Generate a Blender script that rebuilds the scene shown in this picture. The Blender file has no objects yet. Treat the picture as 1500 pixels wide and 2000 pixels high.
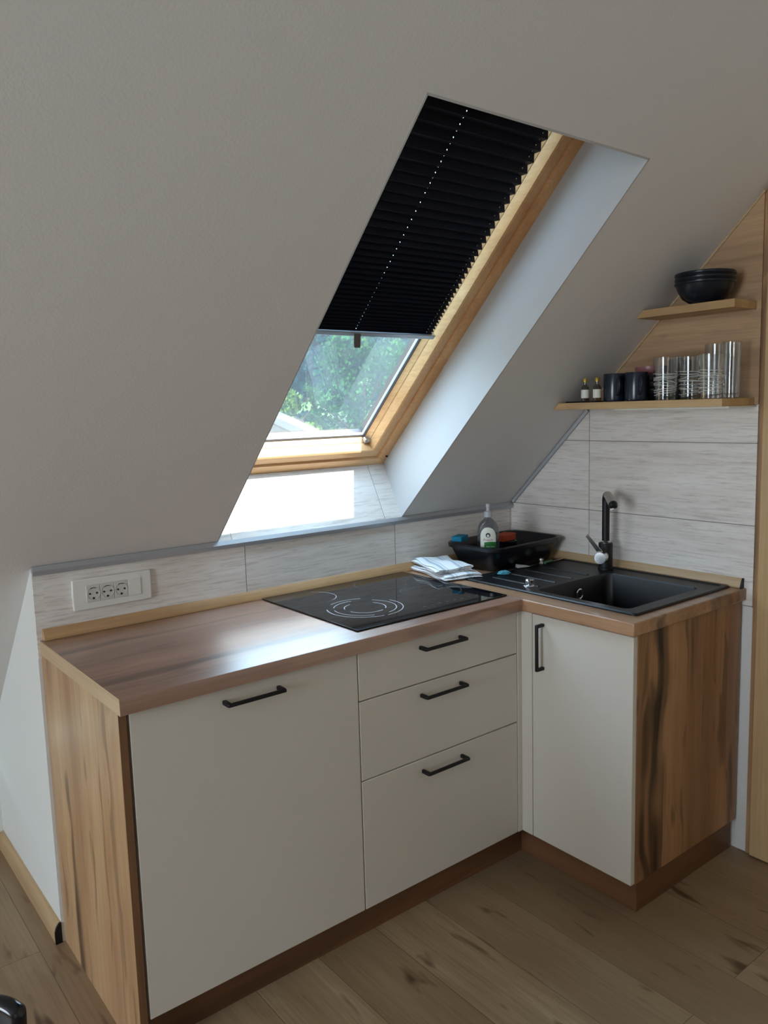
import bpy, bmesh, math, random
from mathutils import Vector, Matrix
random.seed(7)
R = math.radians
SC = bpy.context.scene
COL = SC.collection

# ------------------------------------------------------------------ camera
CX, CY, CZ = -2.41549, -2.22200, 1.47231
YAW, PITCH, ROLL = R(-38.17945), R(-7.29740), R(-1.62623)
FPX = 1550.506
def cam_axes():
    f = Vector((-math.sin(YAW)*math.cos(PITCH), math.cos(YAW)*math.cos(PITCH), math.sin(PITCH)))
    r = Vector((math.cos(YAW), math.sin(YAW), 0)); u = r.cross(f)
    return r*math.cos(ROLL)+u*math.sin(ROLL), -r*math.sin(ROLL)+u*math.cos(ROLL), f
_r, _u, _f = cam_axes()
cd = bpy.data.cameras.new('camera'); cam = bpy.data.objects.new('camera', cd); COL.objects.link(cam)
cam.matrix_world = Matrix(((_r.x, _u.x, -_f.x, CX), (_r.y, _u.y, -_f.y, CY), (_r.z, _u.z, -_f.z, CZ), (0, 0, 0, 1)))
cd.sensor_fit = 'HORIZONTAL'; cd.sensor_width = 36; cd.lens = 36*FPX/1500
cd.shift_y = -1.85/1500; cd.clip_start = .05; cd.clip_end = 600
SC.camera = cam

# ------------------------------------------------------------------ light and exposure
SC.view_settings.view_transform = 'Standard'; SC.view_settings.look = 'None'
SC.view_settings.gamma = 1; SC.view_settings.use_curve_mapping = False
SC.view_settings.exposure = 0.0
SC.cycles.use_denoising = True
SC.cycles.max_bounces = 10; SC.cycles.diffuse_bounces = 6; SC.cycles.transparent_max_bounces = 24
SC.cycles.sample_clamp_indirect = 6; SC.cycles.caustics_reflective = False; SC.cycles.caustics_refractive = False

SKY = (0.56, 0.77, 1.0); SKY_LOW, SKY_HIGH, AUREOLE = 3.3, 14.5, 6.0     # brightness at the horizon, at the zenith and added around the sun
w = bpy.data.worlds.new('sky'); SC.world = w; w.use_nodes = True
bg = w.node_tree.nodes['Background']; bg.inputs[0].default_value = (*SKY, 1); wn = w.node_tree
tc = wn.nodes.new('ShaderNodeTexCoord'); sx_ = wn.nodes.new('ShaderNodeSeparateXYZ'); mr_ = wn.nodes.new('ShaderNodeMapRange')
wn.links.new(tc.outputs['Generated'], sx_.inputs[0]); wn.links.new(sx_.outputs[2], mr_.inputs[0])
mr_.inputs[1].default_value = 0.0; mr_.inputs[2].default_value = .85; mr_.inputs[3].default_value = SKY_LOW; mr_.inputs[4].default_value = SKY_HIGH
SUN_TRAVEL = Vector((-.0852, .307, -.6025))
dp = wn.nodes.new('ShaderNodeVectorMath'); dp.operation = 'DOT_PRODUCT'; wn.links.new(tc.outputs['Generated'], dp.inputs[0]); dp.inputs[1].default_value = -SUN_TRAVEL.normalized()
cl = wn.nodes.new('ShaderNodeMath'); cl.operation = 'MAXIMUM'; wn.links.new(dp.outputs['Value'], cl.inputs[0]); cl.inputs[1].default_value = 0
pw = wn.nodes.new('ShaderNodeMath'); pw.operation = 'POWER'; wn.links.new(cl.outputs[0], pw.inputs[0]); pw.inputs[1].default_value = 7
ma = wn.nodes.new('ShaderNodeMath'); ma.operation = 'MULTIPLY_ADD'; wn.links.new(pw.outputs[0], ma.inputs[0]); ma.inputs[1].default_value = AUREOLE; wn.links.new(mr_.outputs[0], ma.inputs[2])
wn.links.new(ma.outputs[0], bg.inputs[1])

sun_d = bpy.data.lights.new('sun', 'SUN'); sun_d.energy = 20; sun_d.angle = R(.53); sun_d.color = (1, .96, .9)
sun = bpy.data.objects.new('sun', sun_d); COL.objects.link(sun)
sun.rotation_euler = Vector((-.0852, .307, -.6025)).to_track_quat('-Z', 'Y').to_euler()
sun.location = (2, -6, 12)

def area(name, loc, target, sx, sy, power, col):
    l = bpy.data.lights.new(name, 'AREA'); l.shape = 'RECTANGLE'; l.size = sx; l.size_y = sy; l.energy = power; l.color = col
    o = bpy.data.objects.new(name, l); COL.objects.link(o); o.location = loc
    o.rotation_euler = (Vector(target)-Vector(loc)).to_track_quat('-Z', 'Z').to_euler()
    return o
# daylight of the gable window on the far left; weak fill light added behind the camera, no window there
area('gable_window_daylight', (-5.93, -1.7, 1.45), (0, -1.5, 1.2), 1.8, 1.3, 72, (.86, .94, 1.0))
area('back_fill_light', (-3.2, -4.85, 1.7), (-1.6, 0, 1.2), 1.4, 1.2, 5, (.94, .95, 1.0))

# ------------------------------------------------------------------ helpers
def srgb(r, g, b):
    f = lambda c: c/12.92 if c <= .04045 else ((c+.055)/1.055)**2.4
    return (f(r/255), f(g/255), f(b/255))
def tag(o, label=None, cat=None, group=None, kind=None):
    if label: o['label'] = label
    if cat: o['category'] = cat
    if group: o['group'] = group
    if kind: o['kind'] = kind
    return o
def thing(name, label, cat, loc=(0, 0, 0), rz=0, group=None, kind=None):
    o = bpy.data.objects.new(name, None); COL.objects.link(o); o.empty_display_size = .05
    o.location = loc; o.rotation_euler = (0, 0, rz)
    return tag(o, label, cat, group, kind)
def link(name, me, mat, parent=None, bev=0, seg=2, loc=None, world=False):
    o = bpy.data.objects.new(name, me); COL.objects.link(o)
    if mat is not None:
        for m in (mat if isinstance(mat, (list, tuple)) else [mat]): me.materials.append(m)
    if parent: o.parent = parent
    if loc is not None: o.location = loc
    if bev:
        b = o.modifiers.new('bevel', 'BEVEL'); b.width = bev; b.segments = seg; b.limit_method = 'ANGLE'; b.angle_limit = R(40)
        b.harden_normals = False
    return o
def root_of(p):
    off = Vector((0, 0, 0))
    while p is not None:
        off += p.location; p = p.parent
    return off
def obj(name, bm, mat, parent=None, bev=0, seg=2, world=True, smooth=True):
    """world=True: vertices were written in world coordinates; shift them to the parent's frame (unrotated parents)"""
    if world and parent is not None:
        bmesh.ops.translate(bm, verts=bm.verts, vec=-root_of(parent))
    bmesh.ops.recalc_face_normals(bm, faces=bm.faces)
    if smooth:
        for f in bm.faces: f.smooth = True
        for e in bm.edges:
            e.smooth = len(e.link_faces) == 2 and e.calc_face_angle(3) < R(35)
    me = bpy.data.meshes.new(name); bm.to_mesh(me); bm.free()
    return link(name, me, mat, parent, bev, seg)
def NB(): return bmesh.new()
def box(bm, x0, x1, y0, y1, z0, z1):
    v = [bm.verts.new(p) for p in ((x0,y0,z0),(x1,y0,z0),(x1,y1,z0),(x0,y1,z0),(x0,y0,z1),(x1,y0,z1),(x1,y1,z1),(x0,y1,z1))]
    for f in ((0,3,2,1),(4,5,6,7),(0,1,5,4),(1,2,6,5),(2,3,7,6),(3,0,4,7)): bm.faces.new([v[i] for i in f])
    return bm
def hexa(bm, P):
    v = [bm.verts.new(p) for p in P]
    for f in ((0,3,2,1),(4,5,6,7),(0,1,5,4),(1,2,6,5),(2,3,7,6),(3,0,4,7)): bm.faces.new([v[i] for i in f])
    return bm
def prism(bm, poly, fn, a, b):
    """poly: 2D points; fn(u,v,t)->3D; extruded from t=a to t=b"""
    A = [bm.verts.new(fn(u, v, a)) for u, v in poly]; B = [bm.verts.new(fn(u, v, b)) for u, v in poly]
    bm.faces.new(A); bm.faces.new(B[::-1]); n = len(poly)
    for i in range(n): bm.faces.new((A[i], B[i], B[(i+1) % n], A[(i+1) % n]))
    return bm
def lathe(bm, prof, seg=32, c=(0, 0, 0), sx=1, sy=1):
    rings = []
    for r, z in prof:
        if r < 1e-6: rings.append([bm.verts.new((c[0], c[1], c[2]+z))])
        else: rings.append([bm.verts.new((c[0]+sx*r*math.cos(2*math.pi*i/seg), c[1]+sy*r*math.sin(2*math.pi*i/seg), c[2]+z)) for i in range(seg)])
    for a, b in zip(rings, rings[1:]):
        if len(a) == 1 and len(b) == 1: continue
        for i in range(seg):
            j = (i+1) % seg
            if len(a) == 1: bm.faces.new((a[0], b[i], b[j]))
            elif len(b) == 1: bm.faces.new((a[i], b[0], a[j]))
            else: bm.faces.new((a[i], b[i], b[j], a[j]))
    return bm
def tube(bm, pts, rad, seg=12, cap=True):
    pts = [Vector(p) for p in pts]; n = len(pts); rings = []
    t0 = (pts[1]-pts[0]).normalized(); up = Vector((0, 0, 1)) if abs(t0.z) < .9 else Vector((1, 0, 0))
    nx = t0.cross(up).normalized()
    for i, p in enumerate(pts):
        t = (pts[min(i+1, n-1)]-pts[max(i-1, 0)]).normalized()
        nx = (nx - t*nx.dot(t)).normalized(); ny = t.cross(nx)
        r = rad[i] if isinstance(rad, (list, tuple)) else rad
        rings.append([bm.verts.new(p+(nx*math.cos(2*math.pi*k/seg)+ny*math.sin(2*math.pi*k/seg))*r) for k in range(seg)])
    for a, b in zip(rings, rings[1:]):
        for k in range(seg): bm.faces.new((a[k], a[(k+1) % seg], b[(k+1) % seg], b[k]))
    if cap: bm.faces.new(rings[0][::-1]); bm.faces.new(rings[-1])
    return bm
def copy_tree(o, parent=None):
    c = o.copy(); COL.objects.link(c); c.parent = parent
    for ch in [x for x in bpy.data.objects if x.parent == o]: copy_tree(ch, c)
    return c

# ------------------------------------------------------------------ materials
class G:
    def __init__(s, name):
        s.m = bpy.data.materials.new(name); s.m.use_nodes = True; s.nt = s.m.node_tree; s.nt.nodes.clear()
        s.out = s.nt.nodes.new('ShaderNodeOutputMaterial')
    def n(s, t, **k):
        nd = s.nt.nodes.new(t)
        for a, v in k.items(): setattr(nd, a, v)
        return nd
    def l(s, a, b): s.nt.links.new(a, b)
    def inp(s, nd, key, v):
        if hasattr(v, 'links') or hasattr(v, 'is_output'): s.l(v, nd.inputs[key])
        else: nd.inputs[key].default_value = v
    def math(s, op, a, b=0.0, c=None):
        nd = s.n('ShaderNodeMath', operation=op); s.inp(nd, 0, a); s.inp(nd, 1, b)
        if c is not None: s.inp(nd, 2, c)
        return nd.outputs[0]
    def obj(s): return s.n('ShaderNodeTexCoord').outputs['Object']
    def mapping(s, vec, scale=(1, 1, 1), loc=(0, 0, 0), rot=(0, 0, 0)):
        nd = s.n('ShaderNodeMapping'); s.l(vec, nd.inputs[0]); nd.inputs[1].default_value = loc; nd.inputs[2].default_value = rot; nd.inputs[3].default_value = scale
        return nd.outputs[0]
    def noise(s, vec, scale=5, detail=4, rough=.55, dist=0.0, w=None):
        nd = s.n('ShaderNodeTexNoise'); 
        if w is not None: nd.noise_dimensions = '4D'; s.inp(nd, 'W', w)
        s.l(vec, nd.inputs['Vector']); nd.inputs['Scale'].default_value = scale; nd.inputs['Detail'].default_value = detail
        nd.inputs['Roughness'].default_value = rough; nd.inputs['Distortion'].default_value = dist
        return nd.outputs[0]
    def ramp(s, fac, stops):
        nd = s.n('ShaderNodeValToRGB'); s.l(fac, nd.inputs[0]); e = nd.color_ramp.elements
        while len(e) < len(stops): e.new(.5)
        for el, (p, c) in zip(e, stops):
            el.position = p; el.color = (*c, 1) if isinstance(c, tuple) else (c, c, c, 1)
        return nd.outputs[0]
    def mix(s, fac, a, b, mode='MIX'):
        nd = s.n('ShaderNodeMix', data_type='RGBA', blend_type=mode); s.inp(nd, 0, fac)
        for k, v in ((6, a), (7, b)):
            if isinstance(v, tuple): nd.inputs[k].default_value = (*v, 1)
            else: s.l(v, nd.inputs[k])
        return nd.outputs[2]
    def bsdf(s, col, rough=.5, metal=0, spec=.5, bump=None, bstr=.1, bdist=.01, coat=0, coat_r=.1, sheen=0):
        p = s.n('ShaderNodeBsdfPrincipled')
        if isinstance(col, tuple): p.inputs['Base Color'].default_value = (*col, 1)
        else: s.l(col, p.inputs['Base Color'])
        s.inp(p, 'Roughness', rough); p.inputs['Metallic'].default_value = metal; p.inputs['Specular IOR Level'].default_value = spec
        p.inputs['Coat Weight'].default_value = coat; p.inputs['Coat Roughness'].default_value = coat_r
        if sheen: p.inputs['Sheen Weight'].default_value = sheen
        if bump is not None:
            b = s.n('ShaderNodeBump'); b.inputs['Strength'].default_value = bstr; b.inputs['Distance'].default_value = bdist
            s.l(bump, b.inputs['Height']); s.l(b.outputs[0], p.inputs['Normal'])
        s.l(p.outputs[0], s.out.inputs[0]); s.p = p
        return s.m
def plain(name, col, rough=.5, metal=0, spec=.5, nscale=40, amt=.06, bstr=.0, coat=0):
    g = G(name); o = g.obj(); nz = g.noise(o, nscale, 3)
    c = g.mix(g.math('MULTIPLY', nz, amt*2), col, tuple(x*.6 for x in col))
    return g.bsdf(c, rough, metal, spec, nz if bstr else None, bstr, .002, coat)
def wood(name, axis, light, mid, dark, streak=.6, rough=.45, spec=.4, wid=1.0, seed=0, coat=0, coat_r=.2, knots=True, bands=5.5):
    """planked oak decor: fibres along axis, broad tone bands, dark cracks and a few knots"""
    g = G(name); o = g.obj()
    al, ac = .45, 9.0*wid
    sc = [ac]*3; sc['xyz'.index(axis)] = al
    v = g.mapping(o, tuple(sc), (seed*1.7, seed*.9, seed*2.3))
    warp = g.noise(g.mapping(o, tuple(2.2 if i != 'xyz'.index(axis) else 1.1 for i in range(3)), (seed, 0, seed)), 1.6, 2)
    add = g.n('ShaderNodeVectorMath', operation='MULTIPLY_ADD'); g.l(warp, add.inputs[0]); add.inputs[1].default_value = (1.3, 1.3, 1.3); g.l(v, add.inputs[2])
    vv = add.outputs[0]
    broad = g.noise(vv, 1.0, 3, .55)
    col = g.ramp(broad, [(.28, mid), (.5, tuple((a+b)/2 for a, b in zip(light, mid))), (.72, light)])
    fine = [60.0*wid]*3; fine['xyz'.index(axis)] = 1.6
    fib = g.noise(g.mapping(o, tuple(fine)), 2.2, 5, .7)
    col = g.mix(g.ramp(fib, [(.35, .32), (.6, 0.0)]), col, tuple(c*.62 for c in mid))
    crack = g.noise(g.mapping(vv, (1, 1, 1), (7.3, 2.1, 5.5)), 1.15, 2, .5)
    mask = g.ramp(crack, [(.585, 0.0), (.64, .55*streak), (.72, streak)])
    col = g.mix(mask, col, dark)
    fine2 = g.noise(g.mapping(vv, (1, 1, 1), (1.3, 9.1, 3.5)), 2.7, 2, .5)
    col = g.mix(g.ramp(fine2, [(.60, 0.0), (.68, streak*.55)]), col, tuple((a+b*2)/3 for a, b in zip(mid, dark)))
    return g.bsdf(col, rough, 0, spec, fib, .12, .002, coat, coat_r)

def tile_mat(name, ax_u, ax_v, u0, pu, v0, pv, gw=.0026):
    """wood-look whitewashed porcelain; joints at u0+k*pu and v0+k*pv"""
    g = G(name); o = g.obj(); sep = g.n('ShaderNodeSeparateXYZ'); g.l(o, sep.inputs[0])
    u, v = sep.outputs['XYZ'.index(ax_u)], sep.outputs['XYZ'.index(ax_v)]
    def joint(c, c0, p):
        t = g.math('DIVIDE', g.math('SUBTRACT', c, c0), p); fr = g.math('FRACT', g.math('ADD', t, .5))
        dist = g.math('MULTIPLY', g.math('ABSOLUTE', g.math('SUBTRACT', fr, .5)), p)
        return g.math('LESS_THAN', dist, gw/2), g.math('FLOOR', t)
    ju, iu = joint(u, u0, pu); jv, iv = joint(v, v0, pv)
    idn = g.math('ADD', g.math('MULTIPLY', iu, 3.7), g.math('MULTIPLY', iv, 1.9))
    comb = g.n('ShaderNodeCombineXYZ'); g.l(g.math('MULTIPLY', u, 2.2), comb.inputs[0]); g.l(g.math('MULTIPLY', v, 26), comb.inputs[1])
    a = g.noise(comb.outputs[0], 1.0, 5, .62, .3, w=idn)
    comb2 = g.n('ShaderNodeCombineXYZ'); g.l(g.math('MULTIPLY', u, 7), comb2.inputs[0]); g.l(g.math('MULTIPLY', v, 120), comb2.inputs[1])
    b = g.noise(comb2.outputs[0], 1.2, 5, .75, 0, w=idn)
    col = g.ramp(a, [(.3, srgb(210, 201, 193)), (.46, srgb(226, 219, 212)), (.66, srgb(234, 229, 223))])
    col = g.mix(g.ramp(b, [(.36, .55), (.50, 0.0)]), col, srgb(176, 164, 154))
    ju = g.math('MULTIPLY', ju, g.math('GREATER_THAN', u, -1.8))
    jj = g.math('MAXIMUM', ju, jv)
    col = g.mix(jj, col, srgb(128, 124, 120))
    hgt = g.math('SUBTRACT', g.math('MULTIPLY', b, .3), jj)
    return g.bsdf(col, .42, 0, .45, hgt, .25, .002)

def floor_mat():
    g = G('laminate_oak'); o = g.obj(); sep = g.n('ShaderNodeSeparateXYZ'); g.l(o, sep.inputs[0])
    comb = g.n('ShaderNodeCombineXYZ'); g.l(sep.outputs[1], comb.inputs[0]); g.l(g.math('ADD', sep.outputs[0], .003), comb.inputs[1])
    br = g.n('ShaderNodeTexBrick'); g.l(comb.outputs[0], br.inputs[0])
    br.inputs['Color1'].default_value = (0, 0, 0, 1); br.inputs['Color2'].default_value = (1, 1, 1, 1); br.inputs['Mortar'].default_value = (.5, .5, .5, 1)
    br.inputs['Scale'].default_value = 1; br.inputs['Mortar Size'].default_value = .0009; br.inputs['Bias'].default_value = 0
    br.inputs['Brick Width'].default_value = 1.29; br.inputs['Row Height'].default_value = .193; br.offset = .37; br.offset_frequency = 2
    idv = g.n('ShaderNodeRGBToBW'); g.l(br.outputs[0], idv.inputs[0]); ident = g.math('MULTIPLY', idv.outputs[0], 17)
    v = g.mapping(o, (8, .8, 1)); warp = g.noise(g.mapping(o, (3, 1.2, 1)), 1.6, 2, w=ident)
    add = g.n('ShaderNodeVectorMath', operation='MULTIPLY_ADD'); g.l(warp, add.inputs[0]); add.inputs[1].default_value = (1.8, 1.8, 0); g.l(v, add.inputs[2])
    a = g.noise(add.outputs[0], 1.3, 4, .6, .2, w=ident)
    LT, MT, DT = srgb(196, 172, 140), srgb(156, 130, 100), srgb(88, 64, 44)
    col = g.ramp(a, [(.3, MT), (.55, tuple((x+y)/2 for x, y in zip(LT, MT))), (.75, LT)])
    col = g.mix(g.math('MULTIPLY', idv.outputs[0], .75), col, srgb(126, 102, 78))
    ring = g.noise(add.outputs[0], 1.1, 1, .3, .2, w=ident)
    rings = g.math('ABSOLUTE', g.math('SINE', g.math('MULTIPLY', ring, 70)))
    col = g.mix(g.ramp(rings, [(.0, .34), (.3, 0.0)]), col, MT)
    f = g.noise(g.mapping(o, (90, 2.2, 1)), 1.6, 4, .7, 0, w=ident)
    col = g.mix(g.ramp(f, [(.34, .45), (.56, 0.0)]), col, tuple(c*.6 for c in MT))
    k = g.noise(g.mapping(o, (14, 3.2, 1), (4, 2, 0)), 1.5, 2, .5, .4, w=ident)
    col = g.mix(g.ramp(k, [(.62, 0.0), (.72, .95)]), col, DT)
    col = g.mix(g.math('MULTIPLY', br.outputs[1], .65), col, srgb(50, 36, 24))
    return g.bsdf(col, .42, 0, .4, f, .08, .002)

def plaster(name, col):
    g = G(name); o = g.obj(); a = g.noise(o, 160, 4, .6); b = g.noise(o, 18, 3, .5)
    c = g.mix(g.math('MULTIPLY', b, .10), col, tuple(x*.8 for x in col))
    return g.bsdf(c, .85, 0, .2, a, .22, .002)

M = {}
M['ceiling'] = plaster('ceiling_paint', srgb(228, 226, 224))
M['wall'] = plaster('wall_paint', srgb(222, 222, 218))
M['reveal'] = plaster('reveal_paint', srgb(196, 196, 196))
OL, OM, OD = srgb(206, 170, 128), srgb(160, 118, 84), srgb(40, 27, 20)
M['oak_z_shaded'] = wood('oak_decor_knotty_shaded', 'z', srgb(186, 142, 102), srgb(130, 92, 62), srgb(34, 23, 18), 1.0, .4, seed=4.6, wid=1.15)  # same oak as the left panel, shade put into darker tones; streaks are grain
M['oak_z'] = wood('oak_decor_upright', 'z', OL, OM, OD, .85, .4, seed=1.0, wid=.95)
M['oak_x'] = wood('oak_decor_lengthwise', 'x', srgb(184, 142, 118), srgb(132, 93, 74), srgb(60, 40, 34), .8, .34, spec=1.0, seed=2.3, coat=1.0, coat_r=.30)
M['oak_y'] = wood('oak_decor_crosswise', 'y', srgb(188, 146, 112), srgb(142, 102, 74), srgb(64, 44, 34), .75, .32, spec=.6, seed=4.1, coat=.4, coat_r=.25)
M['edge_y'] = wood('oak_edge_band', 'y', srgb(206, 178, 140), srgb(180, 150, 112), srgb(120, 90, 62), .15, .4, seed=3.0)
M['edge_x'] = wood('oak_edge_lengthwise', 'x', srgb(208, 170, 124), srgb(176, 136, 94), srgb(110, 76, 50), .25, .4, seed=3.6)
M['plinth'] = wood('plinth_oak', 'x', srgb(132, 92, 62), srgb(100, 68, 46), srgb(50, 32, 22), .4, .45, seed=5.2)
M['panel_y'] = wood('wall_panel_oak', 'y', srgb(196, 162, 126), srgb(160, 126, 94), srgb(90, 62, 44), .4, .45, seed=6.4)
M['door_z'] = wood('door_oak', 'z', srgb(214, 184, 140), srgb(190, 156, 112), srgb(140, 104, 70), .2, .45, seed=8.0)
M['pine_x'] = wood('lacquered_pine_lengthwise', 'x', srgb(240, 200, 152), srgb(222, 168, 114), srgb(178, 122, 74), .2, .35, seed=1.9)
M['pine_s'] = wood('lacquered_pine_upright', 'y', srgb(236, 192, 140), srgb(214, 156, 102), srgb(172, 116, 70), .2, .35, seed=7.7)
M['front'] = plain('cream_front', srgb(210, 202, 190), .38, spec=.45, amt=.02)
M['carcass'] = plain('carcass_board', srgb(176, 168, 156), .6)
M['black'] = plain('matt_black_metal', srgb(13, 13, 15), .45, spec=.4)
M['alu'] = plain('brushed_aluminium', srgb(176, 180, 184), .33, 1.0, nscale=120)
M['alu_dark'] = plain('anodised_trim', srgb(184, 187, 192), .42, .6)
M['chrome'] = plain('chrome', srgb(235, 238, 242), .16, 1.0, amt=.0)
M['nickel'] = plain('brushed_nickel', srgb(196, 192, 186), .42, .8)
M['white_plastic'] = plain('white_plastic', srgb(228, 226, 220), .3, amt=.01)
M['socket_face'] = plain('socket_face', srgb(206, 203, 196), .35, amt=.01)
M['dark_hole'] = plain('dark_recess', srgb(30, 28, 27), .7)
M['screw'] = plain('dark_screw', srgb(40, 38, 46), .4, .6)
M['gasket'] = plain('grey_gasket', srgb(150, 160, 176), .5)
M['gasket_black'] = plain('black_gasket', srgb(28, 30, 36), .6)
M['fabric'] = plain('blackout_fabric', (.0065, .0085, .022), .6, spec=.3, nscale=300)
M['tab'] = plain('grey_tab', srgb(112, 104, 102), .5)
M['glass_black'] = plain('hob_glass', srgb(7, 9, 14), .03, spec=.35, amt=0)
M['hob_print'] = plain('hob_print', srgb(186, 188, 190), .3)
M['hob_print_faint'] = plain('hob_print_faint', srgb(62, 66, 74), .3)
M['granite'] = plain('black_composite', srgb(13, 16, 23), .42, spec=.5, nscale=500, amt=.4, bstr=.08)
M['basin'] = plain('black_basin_plastic', srgb(16, 18, 24), .27, spec=.5)
M['navy'] = plain('navy_stoneware', srgb(24, 34, 50), .22, spec=.55)
M['navy_bowl'] = plain('dark_teal_plastic', srgb(10, 19, 30), .3, spec=.45)
M['pink'] = plain('dusty_pink_stoneware', srgb(150, 96, 96), .35)
M['blackware'] = plain('black_stoneware', srgb(14, 14, 17), .4)
M['sponge_blue'] = plain('blue_sponge', srgb(18, 128, 164), .9, nscale=300, amt=.3, bstr=.4)
M['sponge_orange'] = plain('orange_sponge', srgb(196, 84, 44), .9, nscale=300, amt=.3, bstr=.4)
M['label_white'] = plain('label_white', srgb(226, 226, 214), .4)
M['label_green'] = plain('label_green', srgb(30, 110, 46), .4)
M['ink'] = plain('label_ink', srgb(30, 34, 38), .5)
M['ink_red'] = plain('label_red', srgb(140, 44, 40), .5)
M['cap'] = plain('clear_cap_plastic', srgb(186, 190, 196), .25)
M['cap_gold'] = plain('gold_cap', srgb(190, 160, 70), .3, .5)
M['glass_line'] = plain('white_enamel_line', srgb(232, 232, 228), .4)
M['teal_cloth'] = plain('teal_cloth', srgb(84, 160, 176), .9, nscale=200)
M['paper'] = plain('white_paper', srgb(196, 204, 208), .8)
M['shell'] = plain('glossy_black_shell', srgb(10, 14, 24), .12, spec=.6)
M['roofing'] = plain('pale_roofing', srgb(54, 53, 54), .8, nscale=3)
M['render_wall'] = plain('pale_render', srgb(84, 76, 66), .9, nscale=3)
M['bark'] = plain('bark', srgb(84, 66, 52), .9, nscale=8, amt=.3, bstr=.4)
M['floor'] = floor_mat()
M['tile_back'] = tile_mat('tile_backsplash_long', 'X', 'Z', -.626, .61, 1.080, .2565)
M['tile_right'] = tile_mat('tile_backsplash_side', 'Y', 'Z', -.392, .628, 1.080, .2565)

def glassy(name, tint, fac_min, fac_max, haze=0.0, rough=0.0):
    g = G(name); tr = g.n('ShaderNodeBsdfTransparent'); tr.inputs[0].default_value = (*tint, 1)
    gl = g.n('ShaderNodeBsdfGlossy'); gl.inputs['Roughness'].default_value = rough
    lw = g.n('ShaderNodeLayerWeight'); lw.inputs[0].default_value = .35
    mr = g.n('ShaderNodeMapRange'); g.l(lw.outputs[1], mr.inputs[0]); mr.inputs[3].default_value = fac_min; mr.inputs[4].default_value = fac_max
    mx = g.n('ShaderNodeMixShader'); g.l(mr.outputs[0], mx.inputs[0]); g.l(tr.outputs[0], mx.inputs[1]); g.l(gl.outputs[0], mx.inputs[2])
    if haze:
        df = g.n('ShaderNodeBsdfTranslucent'); df.inputs[0].default_value = (.86, .93, 1.0, 1)
        nz = g.noise(g.obj(), 3.5, 4, .6); mx2 = g.n('ShaderNodeMixShader')
        g.l(g.ramp(nz, [(.3, haze*.75), (.7, haze*1.25)]), mx2.inputs[0]); g.l(mx.outputs[0], mx2.inputs[1]); g.l(df.outputs[0], mx2.inputs[2]); mx = mx2
    g.l(mx.outputs[0], g.out.inputs[0]); return g.m
M['pane'] = glassy('hazy_window_glass', (.93, .97, .97), .03, .35, haze=.018)  # thin translucent mix puts the haze of the outdoor view into the pane
M['tumbler'] = glassy('clear_glass', (.95, .96, .96), .05, .75)
M['bottle_clear'] = glassy('grey_clear_plastic', (.62, .64, .68), .05, .5, haze=.12, rough=.1)
M['vial'] = glassy('clear_vial', (.6, .58, .56), .06, .6)

def leafmat(name, a, b):
    g = G(name); o = g.obj(); c = g.mix(g.ramp(g.noise(o, 1.3, 4), [(.35, 0.0), (.65, 1.0)]), a, b)
    d = g.n('ShaderNodeBsdfDiffuse'); t = g.n('ShaderNodeBsdfTranslucent'); g.l(c, d.inputs[0]); g.l(c, t.inputs[0])
    mx = g.n('ShaderNodeMixShader'); mx.inputs[0].default_value = .3; g.l(d.outputs[0], mx.inputs[1]); g.l(t.outputs[0], mx.inputs[2])
    g.l(mx.outputs[0], g.out.inputs[0]); return g.m
M['leaf_near'] = leafmat('leaf_fresh', (.015, .055, .015), (.034, .10, .02))
M['leaf_yellow'] = leafmat('leaf_yellow_green', (.045, .085, .012), (.08, .125, .015))
M['leaf_far'] = leafmat('leaf_haze_blue', (.010, .042, .038), (.019, .064, .052))  # haze of distance put into the leaf colour as extra blue
def grassm():
    g = G('meadow'); o = g.obj(); return g.bsdf(g.ramp(g.noise(o, .4, 6), [(.3, (.05, .08, .03)), (.7, (.09, .12, .05))]), .95, spec=.1)
M['meadow'] = grassm()
def towelm():
    g = G('striped_tea_towel'); o = g.obj(); sep = g.n('ShaderNodeSeparateXYZ'); g.l(o, sep.inputs[0])
    x = sep.outputs[0]
    fr = g.math('FRACT', g.math('DIVIDE', g.math('ADD', x, .5), .062))
    s1 = g.math('LESS_THAN', g.math('ABSOLUTE', g.math('SUBTRACT', fr, .42)), .10)
    s2 = g.math('LESS_THAN', g.math('ABSOLUTE', g.math('SUBTRACT', fr, .66)), .03)
    col = g.mix(g.math('MULTIPLY', g.math('MAXIMUM', s1, s2), .5), srgb(236, 238, 240), srgb(112, 138, 162))
    nz = g.noise(o, 400, 2)
    return g.bsdf(col, .92, 0, .15, nz, .3, .002)
M['towel'] = towelm()

# ------------------------------------------------------------------ dimensions
L, D2, E, H, T = 1.864, .607, .998, .880, .0385
LC = 1.872; ZT = 1.0771; A = R(44.5707); CA, SA = math.cos(A), math.sin(A)
F = -.577; XF = -.589; FZ = .107; XE = -.605
XL, XR, S1 = -1.330, -.588, 1.4226
SW = S1+.085      # top of the window frame, higher than the edge of the opening (level head)
def SL(x, s, n): return (x, -s*CA+n*SA, ZT+s*SA+n*CA)
def slope_z(y): return ZT - y*SA/CA

# ------------------------------------------------------------------ structure
def struct(name, bm, mat, parent=None, bev=0):
    o = obj(name, bm, mat, parent, bev)
    if parent is None: o['kind'] = 'structure'
    return o
bm = NB(); box(bm, -6.2, 2.0, -5.2, 1.0, -.12, 0); struct('floor', bm, M['floor'])

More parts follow.
